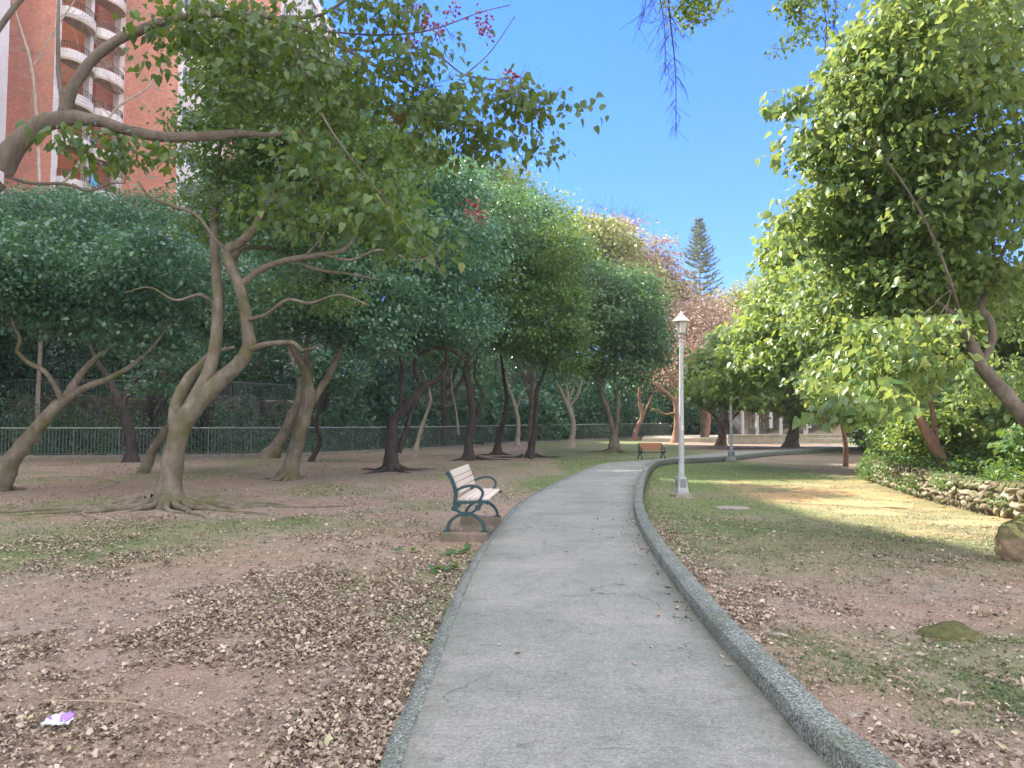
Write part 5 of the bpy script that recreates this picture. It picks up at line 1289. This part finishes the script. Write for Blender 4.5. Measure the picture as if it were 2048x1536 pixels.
# conifer with tiers of upswept branches
def conifer(x, y, h, wid, label):
    z = float(gz(x, y)); t = thing('norfolk_pine', label, 'conifer', (x, y, z)); rg = np.random.default_rng(4)
    Q = Quads(); P = np.array([(0, 0, -.3), (0.05, 0, h * .3), (-.05, 0, h * .6), (0.05, 0, h * .85), (.05, 0, h)]); C = catmull(P, 6)
    Q.limb(C, np.interp(C[:, 2], [0, h], [.32, .03]), 8)
    lp, ld, ln = [], [], []
    tiers = np.concatenate([np.arange(h * .42, h * .8, .85), np.arange(h * .8, h, .55)])
    for zz in tiers:
        f = 1 - (zz - h * .42) / (h * .58); L0 = wid * (f ** 0.80) + .25; a0 = rg.uniform(0, 6.28); nb = 6
        for q in range(nb):
            if rg.random() < .07: continue
            a = a0 + q * 2 * PI / nb + rg.normal(0, .1); L = L0 * rg.uniform(.85, 1.1); tt = np.linspace(0, 1, 9)
            up_ = .25 * L * tt ** 1.8 - .10 * L * np.sin(tt * PI)
            br = np.column_stack([np.cos(a) * L * tt, np.sin(a) * L * tt, zz + up_])
            V, Qd = tubes_arrays(br[None], (.05 * (1 - tt) + .015)[None], 4); Q.add(V, Qd)
            n = int(26 + 66 * f); s_ = rg.uniform(.12, 1, n) ** .8; ix = s_ * 8; lo = np.minimum(ix.astype(int), 7); fr = (ix - lo)[:, None]
            p = br[lo] * (1 - fr) + br[lo + 1] * fr; side = np.array([-math.sin(a), math.cos(a), 0]); sg = rg.choice([-1, 1], n)[:, None]
            lp.append(p); ld.append(unit(side * sg * .7 + np.array([math.cos(a), math.sin(a), 0]) * .5 + np.array([0, 0, .55]) + rg.normal(0, .15, (n, 3)))); ln.append(rg.normal(0, 1, (n, 3)))
    Q.build('trunk', M['bark'], t)
    lp = np.vstack(lp); ld = np.vstack(ld); ln = np.vstack(ln); n = len(lp)
    TV = np.array([(-.10, 0, 0), (.10, 0, 0), (.06, 1, .1), (-.06, 1, .1)]); TF = np.array([(0, 1, 2), (0, 2, 3)])
    leaves_mesh('needles', lp, ld, ln, rg.uniform(.35, .75, n), rg.uniform(0, 1, n), (TV, TF), M['needle'], t)
conifer(27.3, 108, 30.3, 5.0, 'tall conifer with regular tiers of upswept branches against the sky')

# ------------------------------------------------------------------ masses of greenery nobody could count
def mass(name, cells, n_per_m2, size, mat, kind='stuff', seed=1, droop=.2, tmpl=T_OVAL, base=True, noise=.35):
    """cells: ellipsoids (x,y,z,rx,ry,rz); leaves on and inside their skins"""
    rg = np.random.default_rng(seed); PP, RR = [], []
    for c in cells:
        c = np.array(c, float); area = 4 * PI * ((c[3] * c[4]) ** 1.6 / 3 + (c[3] * c[5]) ** 1.6 / 3 + (c[4] * c[5]) ** 1.6 / 3) ** (1 / 1.6)
        n = int(area * n_per_m2); d = unit(rg.normal(size=(n, 3)))
        lump = fbm(d[:, 0] * 3 + c[0], d[:, 2] * 3 + d[:, 1] * 2 + c[1], seed, 3) - .5
        r = (1 - np.abs(rg.normal(0, .13, n))) * (1 + lump * noise * 2)
        p = c[:3] + d * r[:, None] * c[3:6]
        m = p[:, 2] > gz(p[:, 0], p[:, 1]) - .05
        PP.append(p[m]); RR.append(d[m])
    P = np.vstack(PP); Nn = np.vstack(RR); n = len(P)
    dirv = unit(Nn * .5 + rg.normal(0, .6, (n, 3)) + (0, 0, -droop)); nrm = unit(np.array([0, 0, .7]) + Nn * .4 + rg.normal(0, .5, (n, 3)))
    cl = fbm(P[:, 0] * .8 / size * .3, P[:, 2] * .8 / size * .3 + P[:, 1], seed + 3, 2)
    o = leaves_mesh(name, P, dirv, nrm, size * rg.uniform(.6, 1.3, n), cl * .55 + rg.uniform(0, 1, n) ** 1.3 * .5 - .05, tmpl, M[mat])
    if kind: tag(o, kind=kind)
    return o
rg = np.random.default_rng(21)
cells = []
# dark wood directly behind the right half of the fence
for i in range(46):
    q = i / 45; p = FENCE[5] * (1 - q) + FENCE[8] * q if q < 1 else FENCE[8]
    s_ = resample(FENCE[5:10], 46)[i]; tdir = np.array([0.6, 0.8]); off = rg.uniform(2.0, 7)
    x, y = s_[0] - .75 * off, s_[1] + .65 * off; h = rg.uniform(3.2, 7.0)
    cells.append((x, y, float(gz(x, y)) + h * .5, rg.uniform(2, 3.2), rg.uniform(1.6, 2.6), h * .75))
for i in range(30):
    x = rg.uniform(-16, 34); y = 82 + .4 * x + rg.uniform(0, 18); h = rg.uniform(6, 10)
    cells.append((x, y, float(gz(x, y)) + h * .45, rg.uniform(3, 5), rg.uniform(2.5, 4), h * .6))
mass('woods', cells, 19, .40, 'leaf_dark', seed=5)
cells = []
for i in range(64):     # terrace in front of the towers
    x = -60 + i * 1.0; row = i % 2
    y = (48.0 + row * .9) if x < -31 else 53.0 + max(0, x + 31) * .62 + row * 2
    h = rg.uniform(5.0, 8.5); cells.append((x, y, 3.2 + h * .5, rg.uniform(1.5, 2.2), rg.uniform(1.0, 1.5), h * .55))
for (x, y) in ((-30.6, 48.9), (-29.4, 49.4), (-28.3, 50.0), (-27.2, 50.6)):
    h = 7.5; cells.append((x, y, 3.0 + h * .45, 1.4, 1.0, h * .6))
mass('woods', cells, 34, .26, 'leaf_dark', seed=6)
cells = []
for i in range(95):     # growth hanging over the stream and on the wall
    s_ = resample(FENCE[1:7], 95)[i]; o_ = rg.uniform(1.6, 10.5); n_ = np.array([-.35, .93]); p = s_ + n_ * o_
    h = rg.uniform(1.2, 3.6) + (1.8 if o_ > 3 and i % 2 else 0); cells.append((p[0], p[1], float(gz(*p)) + h * .4, rg.uniform(.7, 1.7), rg.uniform(.6, 1.3), h * .7))
mass('undergrowth', cells, 30, .16, 'leaf_dark', seed=7)
cells = []
for i in range(60):     # hillside beyond the bank on the right
    x = rg.uniform(15, 46); y = rg.uniform(14, 52) if x < 26 else rg.uniform(22, 70)
    if x / y < .50 and y > 34: continue
    h = rg.uniform(3.5, 8) * (1.0 if y > 22 else .75); cells.append((x, y, float(gz(x, y)) + h * .45, rg.uniform(2, 3.4), rg.uniform(1.8, 3), h * .6))
mass('woods', cells, 34, .24, 'leaf_green', seed=8)
cells = []
for i in range(26):     # sunlit scrub behind the plaza
    x = 18 + i * 1.7; y = 92 + rg.uniform(0, 8) - .15 * x; h = rg.uniform(4, 9); cells.append((x, y, float(gz(x, y)) + h * .45, 3.2, 2.6, h * .6))
mass('woods', cells, 10, .38, 'leaf_olive', seed=9)
# dead reddish ground and low growth on the bank
cells = []
for i in range(130):
    q = rg.uniform(0, 1); w = rwc[int(q * (len(rwc) - 1))]; o_ = rg.uniform(.5, 4.5) ** 1.0
    x, y = w[0] + o_, w[1] + (rg.uniform(-.5, .5) if q < .75 else 0.6)
    h = rg.uniform(.15, .5) + .10 * o_; cells.append((x, y, float(gz(x, y)) + h * .25, rg.uniform(.3, .8), rg.uniform(.3, .8), h * .9))
mass('undergrowth', cells, 75, .11, 'leaf_green', seed=10)
cells = []
for i in range(95):
    w = rwc[rg.integers(int(len(rwc) * (0.25 + .35 * rg.random())), len(rwc))]; cells.append((w[0] + rg.uniform(-.12, .3), w[1] + rg.uniform(-.1, .1), float(gz(w[0], w[1])) + rg.uniform(.1, .6), rg.uniform(.2, .45), rg.uniform(.2, .4), rg.uniform(.12, .3)))
iv = mass('ivy', cells, 130, .08, 'leaf_green', kind=None, seed=12)
tag(iv, 'ivy and creepers spilling over the left end of the low stone wall', 'ivy')

def bush(name, label, x, y, w, h, size, mat, n, seed, group=None, tmpl=T_HEART):
    t = Tree(name, label, None, base_w=(x, y), seed=seed, bark='bark_red', D=max(y, 6), cat='shrub', group=group); z = t.b[2]
    rgb = np.random.default_rng(seed)
    for q in range(6):
        a = rgb.uniform(0, 6.28); t.limb([(x, y, z - .05, .03), (x + math.cos(a) * w * .25, y + math.sin(a) * w * .25, z + h * .45, .02), (x + math.cos(a) * w * .5, y + math.sin(a) * w * .5, z + h * .85, .01)], world=True, attach=.3, sides=6)
    t.crown([(x, y, z + h * .58, w * .62, w * .62, h * .55)], n, 16, size, mat, tmpl=tmpl, spread=size * 1.5, twig=.005, world=True, shell=.3)
    return t.done('stems')
BSG = 'shrubs on the planted bank above the stone wall'
for i, (x, y, w, h, sz, mt, lb) in enumerate([
    (13.6, 19.0, 2.0, 2.2, .16, 'leaf_hib', 'wide sunlit green shrub on the bank right of the twin stemmed tree'),
    (12.0, 16.0, 1.5, 1.4, .13, 'leaf_green', 'dark leafy shrub on the bank above the sunlit patch of stone wall'),
    (14.5, 15.5, 2.4, 2.8, .16, 'leaf_green', 'tall dark shrub deep in the shade of the bank'),
    (11.9, 12.5, 1.6, 1.5, .14, 'leaf_green', 'leafy shrub at the right edge of the bank behind the boulder'),
    (13.4, 24.0, 1.8, 1.5, .15, 'leaf_lit', 'bright yellow-green shrub on the bank left of the twin stemmed tree'),
    (15.0, 27.0, 2.0, 1.7, .16, 'leaf_hib', 'rounded shrub at the far left end of the planted bank'),
    (16.5, 21.5, 3.0, 3.6, .2, 'leaf_hib', 'largest shrub on the slope, behind the twin stemmed tree'),
    (17.0, 17.5, 3.0, 3.8, .2, 'leaf_lit', 'yellowish large shrub up the slope near the right edge'),
    (19.5, 27.0, 3.6, 4.6, .22, 'leaf_hib', 'broad high shrub at the top of the bank far back')]):
    bush('shrub', lb, x, y, w, h, sz, mt, int(150 + 60 * w * h), 70 + i, BSG)
# strap leaved plant
t = thing('strap_leaf_plant', 'pale green sword-leaved plant sticking out over the stone wall', 'plant', (10.75, 15.4, float(gz(10.75, 15.4))))
rgp = np.random.default_rng(3); n = 16; a = rgp.uniform(0, 6.28, n)
TV = np.array([(-.03, 0, 0), (.03, 0, 0), (.045, .4, .0), (-.045, .4, .0), (.035, .75, -.08), (-.035, .75, -.08), (0, 1.0, -.22)]); TF = np.array([(0, 1, 2), (0, 2, 3), (3, 2, 4), (3, 4, 5), (5, 4, 6)])
leaves_mesh('leaves', np.tile([[0, 0, .02]], (n, 1)) + rgp.normal(0, .03, (n, 3)), np.column_stack([np.cos(a), np.sin(a), rgp.uniform(.5, 1.6, n)]), np.tile([[0, 0, 1.]], (n, 1)) + rgp.normal(0, .2, (n, 3)), rgp.uniform(.5, .85, n), rgp.uniform(.4, 1, n), (TV, TF), M['leaf_lit'], t)

# ------------------------------------------------------------------ boulder, stones, slab, fallen things
k = N('mossy_rock')
n1 = k.noise(2.4, 6, .7); n2 = k.noise(14, 5, .7); ge = k.n('ShaderNodeNewGeometry'); sxyz = k.n('ShaderNodeSeparateXYZ'); k.l(ge.outputs['Normal'], sxyz.inputs[0])
st_ = k.ramp(n1, [(.3, (.15, .115, .08)), (.5, (.30, .235, .165)), (.7, (.44, .36, .26))])
ad = k.n('ShaderNodeMath', operation='ADD'); k.l(sxyz.outputs[2], ad.inputs[0]); k.l(n2, ad.inputs[1])
mo = k.ramp(ad.outputs[0], [(.45, 0.0), (1.15, .95)])
k.col(k.mix(mo, st_, k.ramp(n2, [(.3, (.045, .055, .022)), (.7, (.12, .13, .055))]))); k.rough(.95, .15); k.bump(k.mix(.5, n1, n2), .8, .05)
M['mossy_rock'] = k.m
def rock(name, label, loc, dims, seed, mat='mossy_rock', group=None, cat='rock', cut=.6, rz=0, sub=5):
    import bmesh
    bm = bmesh.new(); bmesh.ops.create_icosphere(bm, subdivisions=sub, radius=1)
    rgr = np.random.default_rng(seed); pl_ = unit(rgr.normal(size=(16, 3))); V = np.array([v.co for v in bm.verts]); V0 = V.copy()
    for p in pl_:
        d = V @ p; m = d > cut; V[m] -= np.outer((d[m] - cut) * .85, p)
    nz = fbm(V0[:, 0] * 2 + 9, V0[:, 1] * 2 + V0[:, 2] * 1.7, seed, 4) - .5; n2_ = fbm(V0[:, 0] * 7 + V0[:, 2] * 4, V0[:, 1] * 7 - V0[:, 2] * 5, seed + 7, 3) - .5; V *= (1 + nz[:, None] * .30 + n2_[:, None] * .13)
    V *= np.array(dims) / 2
    for v, c in zip(bm.verts, V): v.co = c
    me = bpy.data.meshes.new(name); bm.to_mesh(me); bm.free(); me.materials.append(M[mat]); me.polygons.foreach_set('use_smooth', np.ones(len(me.polygons), bool))
    o = bpy.data.objects.new(name, me); o.location = loc; o.rotation_euler = (0, 0, rz); link(o)
    return tag(o, label, cat, group)
rock('boulder', 'big moss-topped boulder with tan side at the right edge', (6.70, 9.1, float(zg(6.2, 9.1)) + .30), (1.75, 1.5, 1.30), 21, cut=.60)
rock('mossy_rock', 'small green mossy rock half sunk in the soil right of the kerb', (3.42, 5.95, float(zg(3.42, 5.95)) - .02), (.50, .36, .26), 13, sub=4, cut=.84)
for i, (u, v, w, lb) in enumerate([(1560, 1283, .16, 'pale flat stone lying near the kerb on the right'), (610, 1430, .10, 'small tan pebble on the bare soil, lower left'), (1706, 1450, .08, 'small brown pebble beside the kerb, lower right'), (1530, 1242, .07, 'tiny grey stone in the litter between kerb and mossy rock')]):
    p = ground(u, v); rock('stone', lb, (p[0], p[1], float(zg(p[0], p[1])) + w * .05), (w, w * .7, w * .35), 30 + i, 'footing', 'loose stones on the soil', sub=3)
p = ground(1466, 1010); mb = MB()
rgs = np.random.default_rng(2); pts = [(math.cos(a) * .42 * rgs.uniform(.85, 1.1), math.sin(a) * .36 * rgs.uniform(.85, 1.1)) for a in np.linspace(0, 2 * PI, 15)[:-1]]
mb.prism(pts, 2, -.06, .018)
tag(mb.build('stone_slab', M['footing'], None, loc=(p[0], p[1], float(zg(p[0], p[1])) + .02), bevel=.01), 'worn flat grey slab set in the grass right of the near lamp post', 'slab')
# sticks
SG = 'fallen sticks on the soil'
M['stick'] = plain('dead_wood', (.34, .28, .22), .85, .2, .3, 20)
for i, (u0, v0, u1, v1, w, lb) in enumerate([
    (90, 1390, 450, 1475, .006, 'long thin curved twig beside the purple wrapper'), (1885, 1412, 1950, 1414, .016, 'short dark stick lying flat at the lower right'),
    (1935, 1478, 1962, 1505, .012, 'pale broken stick at the lower right corner'), (1660, 1275, 1720, 1293, .010, 'thin pale twig between kerb and mossy rock'),
    (1775, 1360, 1835, 1385, .008, 'thin grey twig right of the kerb'), (2015, 1355, 2048, 1375, .014, 'grey stick at the right edge'),
    (300, 1290, 372, 1330, .005, 'small curved twig on the bare patch, left'), (130, 950, 152, 985, .02, 'dark forked stick on the soil below the leaning left tree'),
    (395, 1440, 440, 1466, .005, 'small pale twig right of the purple wrapper'), (228, 1005, 236, 1040, .018, 'short upright broken twig left of the big trunk')]):
    a, b = ground(u0, v0), ground(u1, v1); mb = MB(); n = 7; P = []
    bow = (b - a)[[1, 0, 2]] * (1, -1, 0) * random.uniform(-.18, .18)
    for q in range(n):
        t_ = q / (n - 1); p_ = a * (1 - t_) + b * t_ + bow * math.sin(t_ * PI) + np.array([random.uniform(-1, 1), random.uniform(-1, 1), 0]) * w; P.append((p_[0] - a[0], p_[1] - a[1], float(zg(p_[0], p_[1])) + w * 1.2 + .012 + abs(math.sin(q * 2.1)) * w * 1.5 - a[2]))
    mb.tube(P, [w * (1 - .5 * q / n) for q in range(n)], 6)
    m_ = int(n / 2); sd = Vector(P[m_]); mb.tube([sd, sd + (Vector(P[-1]) - Vector(P[0])) * .16 + Vector((.02, .05, .012)) * (w / .008)], [w * .6, w * .25], 5)
    tag(mb.build('fallen_stick', M['stick'], None, loc=tuple(a), smooth=True), lb, 'stick', SG)
# wrapper
k = N('wrapper'); wv = k.n('ShaderNodeTexVoronoi'); wv.inputs['Scale'].default_value = 16; k.l(k.coord(), wv.inputs['Vector']); bw = k.n('ShaderNodeSeparateColor'); k.l(wv.outputs['Color'], bw.inputs[0])
k.col(k.ramp(bw.outputs[0], [(.45, (.68, .74, .82)), (.52, (.30, .16, .48))])); k.rough(.35, .5); M['wrapper'] = k.m
p = ground(118, 1437); n = 12; V = []; rgw = np.random.default_rng(6)
for j in range(n):
    for i in range(n):
        x, y = (i / (n - 1) - .5) * .15, (j / (n - 1) - .5) * .11; r_ = math.hypot(x / .075, y / .055)
        V.append((x * (1 - .25 * r_ * rgw.random()), y, .015 + .045 * abs(fbm(x * 28, y * 28, 6, 2) - .3) * 2 + .03 * r_ * fbm(x * 15, y * 15, 9)))
Fs = np.array([(j * n + i, j * n + i + 1, (j + 1) * n + i + 1, (j + 1) * n + i) for j in range(n - 1) for i in range(n - 1)])
o = raw_mesh('wrapper', V, Fs, M['wrapper'], loc=(p[0], p[1], float(zg(p[0], p[1])) + .01)); tag(o, 'crumpled purple and white wrapper on the dry leaves, lower left', 'litter')
mo_ = o.modifiers.new('thickness', 'SOLIDIFY'); mo_.thickness = .002
# fresh fallen sprigs
for (u, v, lb, nn) in ((818, 1103, 'small fresh green sprig lying on bare soil left of the near bench', 6), (915, 1108, 'green fallen leaves lying against the kerb below the near bench', 12), (895, 1140, 'trailing green sprig on the soil below the bench block', 14)):
    p = ground(u, v); t = thing('fallen_sprig', lb, 'sprig', (p[0], p[1], float(zg(p[0], p[1])))); rgp = np.random.default_rng(u); 
    mb = MB(); mb.tube([(-.12, -.05, .02), (-.03, 0, .035), (.06, .03, .03), (.14, .10, .02)], [.004, .004, .003, .002], 5); mb.build('stem', M['stick'], t)
    q = rgp.uniform(0, 1, nn); pos = np.column_stack([-.12 + .26 * q + rgp.normal(0, .02, nn), -.05 + .15 * q + rgp.normal(0, .05, nn), rgp.uniform(.02, .05, nn)])
    leaves_mesh('leaves', pos, np.column_stack([rgp.normal(0, 1, (nn, 2)), rgp.uniform(-.1, .5, nn)]), np.tile([[0, 0, 1.]], (nn, 1)) + rgp.normal(0, .35, (nn, 3)), rgp.uniform(.07, .12, nn), rgp.uniform(.1, .8, nn), T_HEART, M['leaf_green'], t)

# ------------------------------------------------------------------ dry leaves and short growth on the ground
def scatter(n, x0, x1, y0, y1, dens, seed, pw=2.0):
    """sample points; nearer ground gets more, following dens(x, y) in 0..1"""
    rg = np.random.default_rng(seed)
    y = y0 * (y1 / y0) ** (rg.uniform(0, 1, n) ** (1 / 1.0)) if pw else rg.uniform(y0, y1, n)
    hw = y * .72 + .6
    x = rg.uniform(-1, 1, n) * hw
    m = (rg.uniform(0, 1, n) < dens(x, y)) & (x > x0) & (x < x1)
    return x[m], y[m], rg
def litter_d(x, y):
    a = fbm(x * .8, y * .55, 31, 3); b = fbm(x * 3.2, y * 2.4, 37, 3)
    left = polydist(x, y, LC) > .02
    d = sstep(.47, .62, a * .55 + b * .45) * .8 + .05
    band = np.exp(-((x + .85 + .10 * y * 0) / 1.1) ** 2) * sstep(2.2, 3.4, y) * (1 - sstep(7.5, 10.5, y))
    dl = d * .75 + band * (.25 + .9 * sstep(.42, .55, b))
    bare = np.exp(-(((x + 2.0) / .8) ** 2 + ((y - 4.7) / .55) ** 2)) + np.exp(-(((x + 1.5) / .5) ** 2 + ((y - 3.5) / .4) ** 2)) + .8 * np.exp(-(((x + 1.1) / 1.0) ** 2 + ((y - 9.6) / 1.2) ** 2))
    dl = dl * (1 - np.clip(bare, 0, .93)) + .25 * np.exp(-(((x + 3.0) / .9) ** 2 + ((y - 3.7) / .5) ** 2))
    kr = np.exp(-((-polydist(x, y, RC) - .35) / .25) ** 2)
    dr = sstep(.50, .66, a * .5 + b * .5) * .35 + .035 + kr * .35 * sstep(4.5, 8, y)
    return np.clip(np.where(left, dl, dr), 0, 1)
def on_ground(x, y, allow_path=0.0, rg=None):
    ins = inpoly(x, y, PATHPOLY) | (np.abs(polydist(x, y, RC)) < .21) & (polydist(x, y, RC) < 0) | (np.abs(polydist(x, y, LC)) < .01)
    return ~ins
def dry_leaves(name, n, y0, y1, size, seed, tmpl, lift):
    x, y, rg = scatter(n, -60, 30, y0, y1, litter_d, seed)
    m = on_ground(x, y) & (polydist(x, y, FENCE) < -.3) & ((polydist(x, y, RWALL) > .1) | (y > 29)); x, y = x[m], y[m]; n = len(x)
    pos = np.column_stack([x, y, zg(x, y) + rg.uniform(.002, lift, n)]); a = rg.uniform(0, 2 * PI, n)
    d = np.column_stack([np.cos(a), np.sin(a), rg.normal(0, .22, n)]); nn = np.column_stack([rg.normal(0, .6, n), rg.normal(0, .6, n), np.ones(n)])
    o = leaves_mesh(name, pos, d, nn, size * rg.uniform(.3, 1.35, n) * (1 + y * .012), rg.beta(1.3, 1.6, n), tmpl, M['dry'])
    return tag(o, kind='stuff')
dry_leaves('leaf_litter', 330000, 2.2, 14, .028, 1, T_CURL, .020)
dry_leaves('leaf_litter', 24000, 2.2, 14, .048, 6, T_CURL, .022)
dry_leaves('leaf_litter', 200000, 5, 40, .040, 2, T_OVAL, .02)
# a few on the path by the kerb
rgq = np.random.default_rng(77); x, y = [], []
for (u, v, n, s_) in ((1296, 1100, 16, .10), (1390, 1238, 4, .07), (1460, 1318, 3, .05), (1480, 1335, 3, .06), (1200, 1060, 5, .5), (1320, 1330, 3, .3), (1000, 1300, 4, .3), (1070, 1120, 4, .4)):
    p = flat(u, v); x += list(p[0] + rgq.normal(0, s_, n)); y += list(p[1] + rgq.normal(0, s_, n))
ee = rgq.integers(40, len(RC) - 60, 150); oo = -rgq.exponential(.10, 150) - .05
ex = offset_curve(RC, 0)[ee] ; tR = np.gradient(RC, axis=0); tR /= np.linalg.norm(tR, axis=1)[:, None]; x += list(ex[:, 0] - tR[ee, 1] * -oo); y += list(ex[:, 1] + tR[ee, 0] * -oo)
x, y = np.array(x), np.array(y); m = inpoly(x, y, PATHPOLY) & (polydist(x, y, LC) < -.03) & (polydist(x, y, RC) > .03); x, y = x[m], y[m]; n = len(x); a = rgq.uniform(0, 6.28, n)
o = leaves_mesh('leaf_litter', np.column_stack([x, y, rise(y) + .008 + rgq.uniform(0, .004, n)]), np.column_stack([np.cos(a), np.sin(a), rgq.normal(0, .1, n)]), np.column_stack([rgq.normal(0, .2, n), rgq.normal(0, .2, n), np.ones(n)]), rgq.uniform(.025, .06, n), rgq.uniform(.2, .8, n), T_CURL, M['dry'])
tag(o, kind='stuff')
# short grass and creeping weeds
def grass_d(x, y):
    g = green_mask(x, y); b = fbm(x * 5, y * 4, 41, 3)
    return np.clip(g * sstep(.34, .58, b) * 1.3, 0, 1)
def grass(name, n, y0, y1, size, seed, tmpl, up, flatn):
    x, y, rg = scatter(n, -30, 22, y0, y1, grass_d, seed)
    m = on_ground(x, y) & (polydist(x, y, RWALL) > .1); x, y = x[m], y[m]; n = len(x); a = rg.uniform(0, 6.28, n)
    pos = np.column_stack([x, y, zg(x, y) + rg.uniform(-.002, .010, n)])
    d = np.column_stack([np.cos(a), np.sin(a), rg.uniform(*up, n)]); nn = np.column_stack([rg.normal(0, flatn, n), rg.normal(0, flatn, n), np.ones(n)])
    o = leaves_mesh(name, pos, d, nn, size * rg.uniform(.5, 1.3, n) * (1 + y * .02), rg.beta(2, 2.2, n), tmpl, M['grass'])
    return tag(o, kind='stuff')
grass('weeds', 160000, 2.2, 18, .026, 3, T_OVAL, (0, .5), .4)
grass('grass', 260000, 4, 36, .034, 4, (np.array([(-.10, 0, 0), (.10, 0, 0), (.0, 1, .15)]), np.array([(0, 1, 2)])), (.2, 1.4), .5)
# grit and crumbs of soil
rgc = np.random.default_rng(9); n = 60000; y = 2.2 * (16 / 2.2) ** rgc.uniform(0, 1, n); x = rgc.uniform(-1, 1, n) * (y * .72 + .5)
m = on_ground(x, y); x, y = x[m], y[m]; n = len(x)
TV = np.array([(0, 0, .6), (.5, 0, 0), (-.25, .43, 0), (-.25, -.43, 0)]); TF = np.array([(0, 1, 2), (0, 2, 3), (0, 3, 1)])
o = leaves_mesh('grit', np.column_stack([x, y, zg(x, y) - .001]), rgc.normal(0, 1, (n, 3)) * (1, 1, .1), np.tile([[0, 0, 1.]], (n, 1)), rgc.uniform(.006, .018, n), rgc.uniform(0, .9, n), (TV, TF), M['dry'])
tag(o, kind='stuff')

# ------------------------------------------------------------------ the air
mb = MB(); mb.box((0, 430, 43), (1000, 1100, 98))
hz = mb.build('haze', bpy.data.materials.new('haze')); tag(hz, kind='stuff')
hm = hz.data.materials[0]; hm.use_nodes = True; hn = hm.node_tree; hn.nodes.remove(hn.nodes['Principled BSDF'])
pv_ = hn.nodes.new('ShaderNodeVolumePrincipled'); pv_.inputs['Color'].default_value = (0.80, 0.90, 1.0, 1); pv_.inputs['Density'].default_value = 0.00045
hn.links.new(pv_.outputs[0], hn.nodes['Material Output'].inputs['Volume'])
